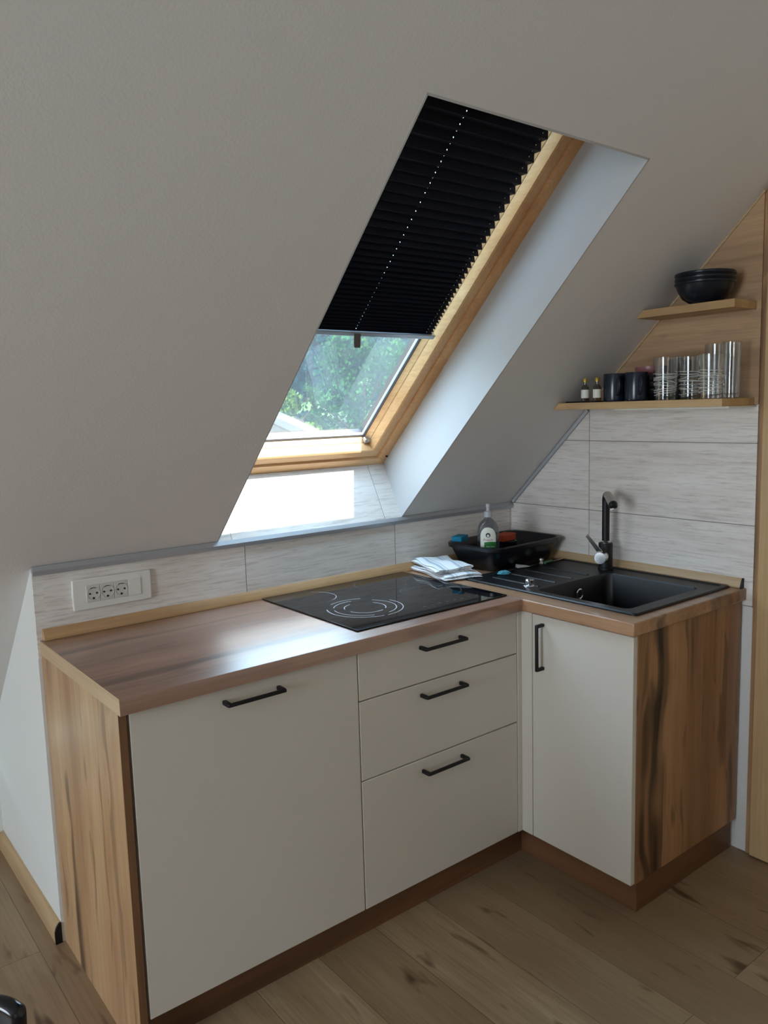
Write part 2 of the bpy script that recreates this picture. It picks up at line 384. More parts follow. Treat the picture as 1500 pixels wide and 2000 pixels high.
# roof slope: slab with the roof-window opening
ST, SBOT, TH = 2.35, -1.05, .205
bm = NB()
def slab(x0, x1, s0, s1, s0o=None, s1o=None):
    s0o = s0 if s0o is None else s0o; s1o = s1 if s1o is None else s1o
    hexa(bm, [SL(x0, s0, 0), SL(x1, s0, 0), SL(x1, s1, 0), SL(x0, s1, 0), SL(x0, s0o, TH), SL(x1, s0o, TH), SL(x1, s1o, TH), SL(x0, s1o, TH)])
slab(-6.2, XL, SBOT, ST); slab(XR, 2.0, SBOT, ST); slab(XL, XR, S1, ST, SW, ST); slab(XL, XR, SBOT, 0, SBOT, .066)
struct('ceiling', bm, M['ceiling'])
yr, zr = SL(0, ST, 0)[1:]
bm = NB(); box(bm, -6.2, 2.0, -5.2, yr+.02, zr, zr+.2); struct('ceiling_flat', bm, M['ceiling'])

# boxed-out knee wall behind the kitchen
bm = NB(); prism(bm, [(0, 0), (.66, 0), (.66, slope_z(.66)), (0, ZT)], lambda u, v, t: (t, u, v), -LC, 0)
struct('wall_back', bm, M['wall'])
bm = NB(); box(bm, -6.2, -LC, .66, .78, 0, slope_z(.78)); struct('wall_knee', bm, M['wall'])
bm = NB(); prism(bm, [(.78, 0), (.78, slope_z(.78)), (yr, zr), (-5.2, zr), (-5.2, 0)], lambda u, v, t: (t, u, v), 0, .14)
struct('wall_right', bm, M['wall'])
bm = NB(); box(bm, -6.2, .14, -5.3, -5.2, 0, zr+.2); struct('wall_front', bm, M['wall'])
# gable wall on the left with its window opening
bm = NB()
for y0, y1, z0, z1 in ((-5.2, -2.6, 0, zr+.1), (-2.6, -.8, 0, .8), (-2.6, -.8, 2.1, zr+.1), (-.8, .9, 0, 2.6)):
    box(bm, -6.3, -6.0, y0, y1, z0, z1)
struct('wall_left', bm, M['wall'])

# reveal lining of the roof window
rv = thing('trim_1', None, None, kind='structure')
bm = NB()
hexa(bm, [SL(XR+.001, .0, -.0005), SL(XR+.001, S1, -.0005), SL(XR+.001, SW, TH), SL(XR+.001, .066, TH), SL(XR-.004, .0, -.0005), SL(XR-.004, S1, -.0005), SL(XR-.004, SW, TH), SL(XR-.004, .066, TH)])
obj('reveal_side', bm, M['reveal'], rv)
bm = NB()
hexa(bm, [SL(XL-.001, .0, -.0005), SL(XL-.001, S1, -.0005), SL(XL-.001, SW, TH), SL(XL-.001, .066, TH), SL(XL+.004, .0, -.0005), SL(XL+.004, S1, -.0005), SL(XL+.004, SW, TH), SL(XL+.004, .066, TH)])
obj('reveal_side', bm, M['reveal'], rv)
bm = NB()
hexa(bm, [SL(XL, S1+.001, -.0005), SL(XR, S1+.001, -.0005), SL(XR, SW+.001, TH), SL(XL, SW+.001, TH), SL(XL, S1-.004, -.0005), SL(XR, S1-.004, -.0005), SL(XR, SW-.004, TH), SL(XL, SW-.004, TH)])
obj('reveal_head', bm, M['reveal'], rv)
# tiled sloping sill
a0 = Vector(SL(0, 0, 0)); a1 = Vector(SL(0, .066, TH)); up = (a1-a0); nn = Vector((0, -up.z, up.y)).normalized()*.006
bm = NB()
P = []
for k in (0, 1):
    o_ = nn*k
    P += [(XL+.004, a0.y+o_.y, a0.z+o_.z+.002), (XR-.004, a0.y+o_.y, a0.z+o_.z+.002), (XR-.004, a1.y+o_.y, a1.z+o_.z), (XL+.004, a1.y+o_.y, a1.z+o_.z)]
hexa(bm, P)
M['tile_sill'] = tile_mat('tile_sill', 'X', 'Z', -.668, .61, 1.02, .32, .0018)
obj('tiled_sill', bm, M['tile_sill'], rv)

# tile fields and aluminium edge trims
tb = .006
bm = NB(); box(bm, -LC, -.0, -tb, 0, H-.05, ZT-.012); tl = struct('trim_2', bm, M['tile_back'])
yt = lambda z: (ZT-z)*CA/SA
bm = NB()
z0, z1 = H-.06, 1.452
prism(bm, [(-.006, z0), (-.006, ZT), (yt(z1)-.002, z1), (-1.018, z1), (-1.018, z0)], lambda u, v, t: (t, u, v), -tb, 0)
struct('trim_3', bm, M['tile_right'])
bm = NB()
prism(bm, [(-.007, ZT-.020), (-.016, ZT-.018), (-.018, ZT-.006), (-.011, ZT+.006), (-.006, ZT+.004), (-.0062, ZT-.02)], lambda u, v, t: (t, u, v), -LC, -.006)
struct('trim_4', bm, M['alu_dark'])
bm = NB()
def trimpt(s, n, x): return SL(x, s, n)
hexa(bm, [SL(-.006, .012, -.001), SL(-.006, .538, -.001), SL(-.006, .538, -.014), SL(-.006, .012, -.014), SL(-.017, .016, -.001), SL(-.017, .538, -.001), SL(-.014, .538, -.014), SL(-.014, .016, -.014)])
struct('trim_5', bm, M['alu_dark'], bev=.002)

# baseboards left of the kitchen
def bprof(d): return [(0, 0), (d, 0), (d, .034), (d*.75, .048), (d*.35, .058), (0, .060)]
bm = NB(); prism(bm, [(-LC-u, v) for u, v in bprof(.018)], lambda u, v, t: (u, t, v), .004, .66); struct('baseboard_box', bm, M['edge_y'])
bm = NB(); prism(bm, [(.66-u, v) for u, v in bprof(.018)], lambda u, v, t: (t, u, v), -6.0, -LC-.018); struct('baseboard_knee', bm, M['edge_x'])
bm = NB(); prism(bm, [(-LC-u, v) for u, v in bprof(.0185)], lambda u, v, t: (u, t, v), -.003, .0045); e_ = struct('trim_6', bm, M['black'])

# oak cladding above the tiles, dark shadow gap and the oak door beside
bm = NB(); prism(bm, [(yt(1.455), 1.455), (-1.019, slope_z(-1.019)), (-1.019, 1.455)], lambda u, v, t: (t, u, v), -.010, 0)
o = obj('wall_cladding_panel', bm, M['panel_y']); tag(o, 'triangular oak cladding panel under the roof slope behind the two shelves', 'wall panel')
bm = NB(); tube(bm, [(-.012, yt(1.40)+.0, 1.40), (-.012, -1.02, slope_z(-1.02)+.0)], .0035, 6)
bmesh.ops.translate(bm, verts=bm.verts, vec=(0, -.002, -.002)); struct('trim_7', bm, M['edge_y'])
bm = NB(); box(bm, -.004, .001, -1.040, -1.019, 0, slope_z(-1.03)); struct('trim_8', bm, M['oak_z'])
dr = thing('door_1', None, None, (0, -1.5, 0), kind='structure')
bm = NB(); prism(bm, [(-1.040, 0.006), (-1.040, slope_z(-1.040)-.002), (-1.9, slope_z(-1.04)-.002), (-1.9, .006)], lambda u, v, t: (t, u, v), -.022, 0)
obj('door_leaf', bm, M['door_z'], dr, bev=.002)

# ------------------------------------------------------------------ roof window
win = thing('window_1', None, None, SL((XL+XR)/2, .07, .2), kind='structure')
SB = .066
def ring(bm, e0, n0, e1, n1, th, top=True):
    """one frame ring: inner surface from inset e0 at depth n0 to inset e1 at depth n1, thickness th behind"""
    def rect(e, n): return [SL(XL+e, SB+e*.9, n), SL(XR-e, SB+e*.9, n), SL(XR-e, SW-e, n), SL(XL+e, SW-e, n)]
    a = rect(e0, n0); b = rect(e1, n1); c = rect(e1, n1+th); d = rect(e0, n0+th)
    rr = [[bm.verts.new(p) for p in q] for q in (a, b, c, d)]
    for k in range(4):
        q0, q1 = rr[k], rr[(k+1) % 4]
        for i in range(4):
            j = (i+1) % 4
            f = bm.faces.new((q0[i], q0[j], q1[j], q1[i])); f.material_index = 0 if i in (0, 2) else 1
def ringobj(name, args, parent, mats=('pine_x', 'pine_s')):
    bm = NB()
    for a in args: ring(bm, *a)
    return obj(name, bm, [M[m] for m in mats], parent)
ringobj('outer_frame', [(-.0, .204, .040, .206, .060), (.040, .206, .043, .214, .05)], win)
sash = ringobj('sash', [(.0445, .213, .078, .2105, .045), (.078, .2105, .083, .214, .04), (.083, .214, .094, .241, .02), (.0955, .243, .105, .264, .02)], win)
ringobj('gasket', [(.105, .2635, .1135, .266, .006)], sash, ('gasket', 'gasket'))
ringobj('seal', [(.1035, .2625, .1055, .263, .004)], sash, ('gasket_black', 'gasket_black'))
ringobj('outer_cladding', [(.0, .262, .099, .278, .030)], win, ('screw', 'screw'))
bm = NB(); e = .108
hexa(bm, [SL(XL+e, SB+e*.9, .2685), SL(XR-e, SB+e*.9, .2685), SL(XR-e, SW-e, .2685), SL(XL+e, SW-e, .2685), SL(XL+e, SB+e*.9, .2705), SL(XR-e, SB+e*.9, .2705), SL(XR-e, SW-e, .2705), SL(XL+e, SW-e, .2705)])
obj('glass_pane', bm, M['pane'], sash)
c = Vector(SL(XR-.105, SB+.098, .246)); bm = NB()
hexa(bm, [SL(XR-.118, SB+.086, .236), SL(XR-.092, SB+.086, .236), SL(XR-.092, SB+.104, .236), SL(XR-.118, SB+.104, .236), SL(XR-.118, SB+.086, .256), SL(XR-.092, SB+.086, .256), SL(XR-.092, SB+.104, .256), SL(XR-.118, SB+.104, .256)])
obj('corner_bracket', bm, M['alu'], sash, bev=.004)
bm = NB(); lathe(bm, [(0, .003), (.004, .003), (.0055, 0), (0, -.002)], 14)
bmesh.ops.rotate(bm, verts=bm.verts, matrix=Matrix.Rotation(A, 3, 'X')); bmesh.ops.rotate(bm, verts=bm.verts, matrix=Matrix.Rotation(math.pi, 3, 'X'))
bmesh.ops.translate(bm, verts=bm.verts, vec=SL(XR-.014, SB+.05, .202)); obj('screw', bm, M['screw'], win)

# pleated blind
BX0, BX1 = XL+.090, XR-.121
bl = thing('pleated_blind', 'black pleated blackout blind half drawn over the roof window', 'blind', SL((BX0+BX1)/2, .66, .235))
sb0, sb1 = .664, SW-.100
ss = [sb0+.004]; k = 0
while ss[-1] < sb1:
    t = (ss[-1]-sb0)/(sb1-sb0); ss.append(ss[-1] + (.0052+.0115*min(1, t*1.25)))
holes = [-1.004, -.729]; hw = .0011
xs = [BX0]
for hx in (BX0+.06, -1.17, holes[0], holes[1]):
    xs += [hx-hw, hx+hw]
xs = sorted(set(xs+[BX1])); xs = [x for x in xs if BX0 <= x <= BX1]
bm = NB(); rows = []
for i, s in enumerate(ss):
    amp = .0075
    n = .226 + (amp if i % 2 else -amp)
    rows.append((s, n))
def hole_col(x0, x1): return any(abs((x0+x1)/2-h) < 1e-4 for h in holes)
for (s0, n0), (s1, n1), i in zip(rows, rows[1:], range(999)):
    fr = [0, .42, .58, 1]
    for a_, b_ in zip(fr, fr[1:]):
        for x0, x1 in zip(xs, xs[1:]):
            if a_ == .42 and hole_col(x0, x1): continue
            q = [(x0, a_), (x1, a_), (x1, b_), (x0, b_)]
            bm.faces.new([bm.verts.new(SL(x, s0+(s1-s0)*t, n0+(n1-n0)*t)) for x, t in q])
bmesh.ops.remove_doubles(bm, verts=bm.verts, dist=.0001)
fb = obj('fabric', bm, M['fabric'], bl, smooth=False)
sm = fb.modifiers.new('solid', 'SOLIDIFY'); sm.thickness = .0006
bm = NB()
prism(bm, [(.649, .217), (.665, .215), (.667, .236), (.650, .234)], lambda u, v, t: SL(t, u, v), BX0+.002, XR-.1055); obj('bottom_bar', bm, M['alu'], bl, bev=.002)
bm = NB()
prism(bm, [(SW-.100, .214), (SW-.085, .214), (SW-.085, .236), (SW-.100, .236)], lambda u, v, t: SL(t, u, v), BX0-.004, BX1+.003); obj('head_rail', bm, M['alu'], bl, bev=.002)
bm = NB(); xt = -.998
pr_ = [(0, 0, .012), (.3, .004, .012), (.7, .013, .0125), (1, .020, .011)]
prev = None
for t, d, wd in pr_:
    s = .659-.034*t; n = .214-d
    r4 = [bm.verts.new(SL(xt-wd+.004*t, s, n)), bm.verts.new(SL(xt+wd+.004*t, s, n)), bm.verts.new(SL(xt+wd+.004*t, s+.001, n+.003)), bm.verts.new(SL(xt-wd+.004*t, s+.001, n+.003))]
    if prev:
        for i in range(4): bm.faces.new((prev[i], prev[(i+1) % 4], r4[(i+1) % 4], r4[i]))
    else: bm.faces.new(r4)
    prev = r4
bm.faces.new(prev[::-1]); obj('pull_tab', bm, M['tab'], bl, bev=.001)
for hx in holes:
    bm = NB(); tube(bm, [SL(hx+.0016, .66, .226), SL(hx+.0016, SW-.1, .226)], .0004, 5); obj('cord', bm, M['fabric'], bl)

# ------------------------------------------------------------------ cabinets
def frontbox(name, x0, x1, z0, z1, parent):
    bm = NB(); box(bm, x0, x1, F, F+.018, z0, z1); return obj(name, bm, M['front'], parent, bev=.0015)
def bar_handle(parent, horizontal, cx, cz, length, y=None, x=None, name='handle'):
    """square section bar on two feet"""
    bm = NB(); h = length/2; t = .0045; off = .030
    if horizontal:
        yy = F-off; box(bm, cx-h, cx+h, yy-t, yy+t, cz-t, cz+t)
        for s in (-1, 1): box(bm, cx+s*(h-.005)-.005, cx+s*(h-.005)+.005, yy, F, cz-t-.001, cz+t+.001)
    else:
        xx = XF-off; box(bm, xx-t, xx+t, y-t, y+t, cz-h, cz+h)
        for s in (-1, 1): box(bm, xx, XF, y-t-.001, y+t+.001, cz+s*(h-.005)-.005, cz+s*(h-.005)+.005)
    return obj(name, bm, M['black'], parent, bev=.0022)

c1 = thing('base_cabinet', 'wide cream base cabinet with one tall door, left end of the kitchenette', 'cabinet', (-1.55, -.3, 0))
bm = NB(); box(bm, -L, -L+.018, F, -.002, 0, H-T); sp = obj('side_panel', bm, M['oak_z'], c1, bev=.0012); sp['label'] = 'oak side panel with dark vertical grain'
M['edge_shaded'] = wood('shaded_edge_tone', 'z', srgb(128, 92, 64), srgb(104, 72, 50), srgb(60, 40, 28), .3, .45, seed=2.0)
bm = NB(); box(bm, -L+.0004, -L+.0176, F-.0012, F-.0002, .001, H-T-.001); obj('front_edge_shade', bm, M['edge_shaded'], c1)  # thin overlay: shade on the panel's front edge put into a dark colour
bm = NB()
box(bm, -L+.0185, -L+.036, F+.020, -.01, FZ, H-T-.001); box(bm, -1.243, -1.2265, F+.020, -.01, FZ, H-T-.001); box(bm, -L+.036, -1.243, F+.02, -.01, FZ, FZ+.018); box(bm, -L+.036, -1.243, -.02, -.01, FZ+.018, H-T-.001)
obj('carcass', bm, M['carcass'], c1)
d = frontbox('door', -1.8395, -1.227, FZ, H-T-.006, c1); bar_handle(d, True, -1.5415, .803, .156)

c2 = thing('drawer_cabinet', 'cream cabinet with three stacked drawers under the black hob', 'cabinet', (-.915, -.3, 0))
bm = NB(); box(bm, -1.2255, -1.208, F+.020, -.01, FZ, H-T-.001); box(bm, -.622, -XE*-1, F+.020, -.01, FZ, H-T-.001); box(bm, -1.208, -.622, F+.02, -.01, FZ, FZ+.018); box(bm, -1.208, -.622, -.02, -.01, FZ+.018, H-T-.001)
obj('carcass', bm, M['carcass'], c2)
for z0, z1, hz in ((.7035, H-T-.006, .806), (.4795, .7000, .6665), (FZ, .4760, .441)):
    d = frontbox('drawer', -1.2235, -.6085, z0, z1, c2); bar_handle(d, True, -.931, hz, .162)

c3 = thing('sink_cabinet', 'narrow cream cabinet with oak side under the black sink', 'cabinet', (-.3, -.78, 0))
bm = NB(); box(bm, XF+.0185, -.012, -.986, -.968, FZ-.003, H-T); sp = obj('side_panel', bm, M['oak_z_shaded'], c3, bev=.0012); sp['label'] = 'oak side panel with dark knotty grain'
bm = NB(); box(bm, XF+.02, -.012, -.966, F+.0, FZ, FZ+.018); box(bm, -.03, -.012, -.966, F, FZ+.018, H-T-.001); box(bm, XF+.02, -.03, -.600, -.5835, FZ+.018, .66)
obj('carcass', bm, M['carcass'], c3)
bm = NB(); box(bm, XF, XF+.018, -.985, -.6235, FZ, H-T-.006); d = obj('door', bm, M['front'], c3, bev=.0015)
bar_handle(d, False, 0, .740, .146, y=-.667)
bm = NB(); box(bm, XF, XF+.018, -.6215, F-.001, FZ, H-T-.004); box(bm, -.6065, XF, F-.002, F+.016, FZ, H-T-.004)
obj('corner_filler', bm, M['front'], c3, bev=.001)

pl = thing('plinth', 'dark oak plinth running under the whole L-shaped kitchenette', 'plinth', (-.54, -.53, 0))
bm = NB(); box(bm, -L+.019, -.541, -.530, -.516, 0, FZ-.004); obj('plinth_board', bm, M['plinth'], pl)
M['plinth_y'] = wood('plinth_oak_side', 'y', srgb(132, 92, 62), srgb(100, 68, 46), srgb(50, 32, 22), .4, .45, seed=5.9)
bm = NB(); box(bm, -.541, -.527, -.971, -.5305, 0, FZ-.004); obj('plinth_board', bm, M['plinth_y'], pl)
bm = NB(); box(bm, -.5265, -.012, -.971, -.957, 0, FZ-.004); obj('plinth_board', bm, M['plinth'], pl)
bm = NB(); box(bm, -.5425, -.5395, -.9725, -.9695, 0, FZ-.005); e_ = obj('corner_strip', bm, M['plinth_y'], pl)

# ------------------------------------------------------------------ worktops
def edge_profile(depth_edge, rad=.006):
    return
bm = NB()
q = .004
prism(bm, [(-.6, H-T+.001), (-.5985, H-T), (-.002, H-T), (-.002, H), (-.596, H), (-.599, H-.0015), (-.6, H-.004)], lambda u, v, t: (t, u, v), -L-.002, -D2-.0012)
bm.faces.ensure_lookup_table(); bm.normal_update()
for f in bm.faces:
    if abs(f.normal.x) > .9: f.material_index = 1
o = obj('worktop', bm, [M['oak_x'], M['edge_y']]); tag(o, 'long oak-look worktop carrying the hob, left leg of the L', 'worktop')
# right worktop with sink cut-out
SX0, SX1, SY0, SY1 = -.540, -.028, -.957, -.272
hx0, hx1, hy0, hy1 = SX0+.015, SX1-.015, SY0+.015, SY1-.015
bm = NB()
X0 = [-D2, hx0, hx1, -.002]; Y0 = [-E, hy0, hy1, -.002]
V = {}
for i, x in enumerate(X0):
    for j, y in enumerate(Y0):
        for k, z in enumerate((H-T, H)): V[i, j, k] = bm.verts.new((x, y, z))
for i in range(3):
    for j in range(3):
        if (i, j) == (1, 1): continue
        bm.faces.new((V[i, j, 1], V[i+1, j, 1], V[i+1, j+1, 1], V[i, j+1, 1])); bm.faces.new((V[i, j, 0], V[i, j+1, 0], V[i+1, j+1, 0], V[i+1, j, 0]))
for (a_, b_) in [((i, 0), (i+1, 0)) for i in range(3)]+[((i, 3), (i+1, 3)) for i in range(3)]+[((0, j), (0, j+1)) for j in range(3)]+[((3, j), (3, j+1)) for j in range(3)]+[((1, 1), (2, 1)), ((2, 1), (2, 2)), ((2, 2), (1, 2)), ((1, 2), (1, 1))]:
    bm.faces.new((V[a_[0], a_[1], 0], V[b_[0], b_[1], 0], V[b_[0], b_[1], 1], V[a_[0], a_[1], 1]))
o = obj('worktop', bm, M['oak_y'], bev=.004, seg=3); tag(o, 'short oak-look worktop around the black sink, right leg of the L', 'worktop')
bm = NB(); box(bm, -D2-.0011, -D2-.0001, -.6, -.002, H-T, H+.0008); o = obj('joint_strip', bm, M['alu']); tag(o, 'thin aluminium strip covering the joint between the two worktops', 'joint strip')
# upstands
def upst(sgn): return [(0, 0), (.0175, 0), (.0175, .004), (.014, .013), (.009, .024), (.004, .030), (0, .030)]
bm = NB(); prism(bm, [(-tb-.0005-u, H+.0003+v) for u, v in upst(1)], lambda u, v, t: (t, u, v), -L+.006, -tb-.0006)
o = obj('upstand', bm, M['edge_x'], bev=.0008); tag(o, 'oak upstand strip along the tiled back wall behind the hob', 'upstand')
bm = NB(); prism(bm, [(-tb-.0005-u, H+.0003+v) for u, v in upst(1)], lambda u, v, t: (u, t, v), -.985, -.026)
us = thing('upstand', 'oak upstand strip behind the sink on the right wall', 'upstand', (-.01, -.5, H))
obj('strip', bm, M['edge_y'], us, bev=.0008)
bm = NB(); prism(bm, [(-tb-.0003-u*1.02, H+.0003+v*1.02) for u, v in upst(1)], lambda u, v, t: (u, t, v), -.990, -.9852); obj('end_cap', bm, M['black'], us)

# ------------------------------------------------------------------ power sockets
so = thing('power_socket', 'white wall plate with three round power sockets above the worktop', 'power socket', (-1.661, -.007, .985))
yb = -tb
bm = NB(); prism(bm, [(-1.773, .944), (-1.550, .9445), (-1.5495, .985), (-1.5505, 1.0305), (-1.773, 1.031), (-1.7745, .985)], lambda u, v, t: (u, t, v), yb-.010, yb)
obj('plate', bm, M['white_plastic'], so, bev=.003, seg=3)
mw = .0392; x0 = -1.738
for k in range(4):
    xa = x0+k*mw
    bm = NB(); box(bm, xa+.0006, xa+mw-.0006, yb-.0125, yb-.0095, .964, 1.012)
    if k == 3:
        obj('blank_cover', bm, M['white_plastic'], so, bev=.001); continue
    md = obj('socket_module', bm, M['socket_face'], so, bev=.001)
    cx, cz = xa+mw/2, .988
    bm = NB(); lathe(bm, [(.0185, .0005), (.0175, .0012), (.0168, .0), (.016, -.0004), (0, -.0004)], 32)
    bmesh.ops.rotate(bm, verts=bm.verts, matrix=Matrix.Rotation(R(90), 3, 'X')); bmesh.ops.translate(bm, verts=bm.verts, vec=(cx, yb-.0126, cz))
    obj('socket_well', bm, M['socket_face'], md)
    for dx, dz, r_ in ((-.0095, 0, .0027), (.0095, 0, .0027), (0, -.0135, .003)):
        bm = NB(); lathe(bm, [(0, 0), (r_, 0), (r_, .0012), (0, .0012)], 12)
        bmesh.ops.rotate(bm, verts=bm.verts, matrix=Matrix.Rotation(R(90), 3, 'X')); bmesh.ops.translate(bm, verts=bm.verts, vec=(cx+dx, yb-.0124, cz+dz))
        obj('contact_hole', bm, M['dark_hole'], md)
    bm = NB(); prism(bm, [(cx+.0150*math.cos(t_), cz+.0150*math.sin(t_)) for t_ in [R(60+6*i) for i in range(11)]]+[(cx+.0165*math.cos(t_), cz+.0165*math.sin(t_)) for t_ in [R(120-6*i) for i in range(11)]], lambda u, v, t: (u, t, v), yb-.0134, yb-.0122)
    obj('well_rim', bm, M['dark_hole'], md)

# ------------------------------------------------------------------ hob
HX0, HX1, HY0, HY1 = -1.196, -.612, -.541, -.027
hb = thing('induction_hob', 'black glass hob with white ring markings set in the worktop', 'hob', ((HX0+HX1)/2, (HY0+HY1)/2, H))
bm = NB(); box(bm, HX0, HX1, HY0, HY1, H+.0004, H+.0052); obj('glass_top', bm, M['glass_black'], hb, bev=.0016)
def arc(bm, cx, cy, r, w, a0, a1, z, n=48):
    m = max(3, int(n*abs(a1-a0)/360)); v = []
    for i in range(m+1):
        t = R(a0+(a1-a0)*i/m)
        v.append((bm.verts.new((cx+(r-w)*math.cos(t), cy+(r-w)*math.sin(t), z)), bm.verts.new((cx+r*math.cos(t), cy+r*math.sin(t), z))))
    for a_, b_ in zip(v, v[1:]): bm.faces.new((a_[0], a_[1], b_[1], b_[0]))
ZH = H+.0054
bm = NB()
for r_, segs in ((.116, ((150, 262), (268, 372), (60, 118))), (.096, ((160, 250), (-80, 40), (80, 140))), (.064, ((190, 290), (-50, 30), (100, 160)))):
    for a0_, a1_ in segs: arc(bm, -1.030, -.355, r_, .0028, a0_, a1_, ZH)
obj('cooking_zone', bm, M['hob_print'], hb, smooth=False)
for cx, cy, r_, segs, mt in ((-1.075, -.135, .078, ((-70, 60),), 'hob_print'), (-1.075, -.135, .078, ((60, 290),), 'hob_print_faint'), (-.80, -.135, .09, ((0, 360),), 'hob_print_faint'), (-.74, -.325, .10, ((0, 360),), 'hob_print_faint')):
    bm = NB()
    for a0_, a1_ in segs: arc(bm, cx, cy, r_, .0022, a0_, a1_, ZH)
    obj('cooking_zone', bm, M[mt], hb, smooth=False)
bm = NB()
for k in range(8): box(bm, -.905+k*.031, -.893+k*.031, -.478, -.472, ZH-.0002, ZH)
for k in range(4): box(bm, -.88+k*.05, -.875+k*.05, -.500, -.495, ZH-.0002, ZH)
obj('touch_controls', bm, M['hob_print_faint'], hb, smooth=False)

# ------------------------------------------------------------------ sink
sk = thing('sink', 'black composite sink with drainboard in the right worktop', 'sink', ((SX0+SX1)/2, (SY0+SY1)/2, H))
ZS = H+.0072; BD = .175
bx0, bx1, by0, by1 = -.500, -.118, -.905, -.560
bm = NB()
def rrect(x0, x1, y0, y1, r, n=5):
    P = []
    for cx, cy, a0_ in ((x1-r, y1-r, 0), (x0+r, y1-r, 90), (x0+r, y0+r, 180), (x1-r, y0+r, 270)):
        for i in range(n+1):
            t = R(a0_+90*i/n); P.append((cx+r*math.cos(t), cy+r*math.sin(t)))
    return P
def loop(bm, P, z): return [bm.verts.new((x, y, z)) for x, y in P]
def bridge(bm, a, b):
    n = len(a)
    for i in range(n): bm.faces.new((a[i], a[(i+1) % n], b[(i+1) % n], b[i]))
# outer rim + bowl, deck as a grid of strips around the bowl hole
o1 = loop(bm, rrect(SX0, SX1, SY0, SY1, .014), H+.0005); o2 = loop(bm, rrect(SX0, SX1, SY0, SY1, .014), H+.004); o3 = loop(bm, rrect(SX0+.003, SX1-.003, SY0+.003, SY1-.003, .012), ZS)
bridge(bm, o1, o2); bridge(bm, o2, o3)
r1 = loop(bm, rrect(SX0+.018, SX1-.018, SY0+.018, SY1-.018, .010), ZS); bridge(bm, o3, r1)
r2 = loop(bm, rrect(SX0+.021, SX1-.021, SY0+.021, SY1-.021, .009), ZS-.003); bridge(bm, r1, r2)
# deck between r2 and the bowl: connect with matched loops
b0 = loop(bm, rrect(bx0, bx1, by0, by1, .022), ZS-.003); bridge(bm, r2, b0)
b1 = loop(bm, rrect(bx0+.003, bx1-.003, by0+.003, by1-.003, .020), ZS-.008); bridge(bm, b0, b1)
b2 = loop(bm, rrect(bx0+.010, bx1-.010, by0+.010, by1-.010, .026), H-BD+.02); bridge(bm, b1, b2)
b3 = loop(bm, rrect(bx0+.026, bx1-.026, by0+.026, by1-.026, .030), H-BD); bridge(bm, b2, b3); bm.faces.new(b3)
c0 = loop(bm, rrect(bx0-.004, bx1+.004, by0-.004, by1+.004, .022), H-.006); c1_ = loop(bm, rrect(bx0+.004, bx1-.004, by0+.004, by1-.004, .022), H-BD-.006)
bridge(bm, c0, c1_); bm.faces.new(c1_)
obj('bowl_and_deck', bm, M['granite'], sk)
bm = NB()
for k in range(4):
    xx = -.455+k*.085
    prism(bm, [(xx-.0045, 0), (xx+.0045, 0), (xx+.0028, .0028), (xx-.0028, .0028)], lambda u, v, t: (u, t, ZS-.0031+v), -.535, -.330)
box(bm, -.500, -.180, -.3245, -.3225, ZS-.0035, ZS-.0022)
obj('drainboard_rib', bm, M['granite'], sk)
bm = NB(); lathe(bm, [(.0, .0012), (.034, .0012), (.038, 0), (.038, -.002), (0, -.002)], 28, (-.31, -.73, H-BD+.0015)); obj('drain', bm, M['chrome'], sk)
bm = NB(); lathe(bm, [(.013, 0), (.016, .0015), (.019, 0), (.016, -.0015), (.013, 0)], 24); bmesh.ops.rotate(bm, verts=bm.verts, matrix=Matrix.Rotation(R(90), 3, 'X'))
bmesh.ops.translate(bm, verts=bm.verts, vec=(-.288, by1-.0105, H-.043)); obj('overflow_ring', bm, M['chrome'], sk)
bm = NB(); kx, ky = -.462, -.500
lathe(bm, [(0, .021), (.012, .021), (.0145, .018), (.0145, .006), (.010, .004), (.020, .002), (.021, 0), (0, 0)], 24, (kx, ky, ZS-.003)); 
box(bm, kx-.004, kx+.026, ky-.004, ky+.004, ZS+.009, ZS+.014)
obj('drain_knob', bm, M['chrome'], sk)

# ------------------------------------------------------------------ tap
TX, TY = -.082, -.522; TZ = ZS-.002
tp = thing('tap', 'matt black kitchen tap with chrome lever behind the sink', 'tap', (TX, TY, TZ))
bm = NB(); lathe(bm, [(0, 0), (.0265, 0), (.0265, .008), (.0245, .010), (.0245, .094), (.0235, .096), (0, .096)], 32, (TX, TY, TZ)); obj('body', bm, M['black'], tp)
bm = NB(); lathe(bm, [(.0134, .0), (.018, .0), (.0185, .005), (.0134, .008)], 28, (TX, TY, TZ+.096)); obj('swivel_ring', bm, M['chrome'], tp)
dv = Vector((-.60, -.79, 0)).normalized(); dv = Vector((-.66, -.75, 0)).normalized()
pts = [Vector((TX, TY, TZ+.09)), Vector((TX, TY, TZ+.20))]
rb = .022; zc = TZ+.268-rb
for i in range(0, 11):
    t = R(9*i); pts.append(Vector((TX, TY, zc))+dv*(rb-rb*math.cos(t))+Vector((0, 0, rb*math.sin(t))))
end = pts[-1]; 
bm = NB(); tube(bm, pts+[end+dv*.010+Vector((0, 0, -.001))], .0132, 20); obj('spout', bm, M['black'], tp)
s0 = end+dv*.008
ax = (dv+Vector((0, 0, -.30))).normalized()
bm = NB(); tube(bm, [s0-ax*.004, s0+ax*.075, s0+ax*.078], [.0140, .0148, .0145], 24); sh = obj('spray_head', bm, M['nickel'], tp); sh['label'] = 'brushed metal spray head'
t1 = s0+ax*.078
bm = NB(); tube(bm, [t1, t1+ax*.006+Vector((0, 0, -.002)), t1+ax*.010+Vector((0, 0, -.006))], [.0146, .0142, .0125], 20); obj('nozzle', bm, M['black'], sh)
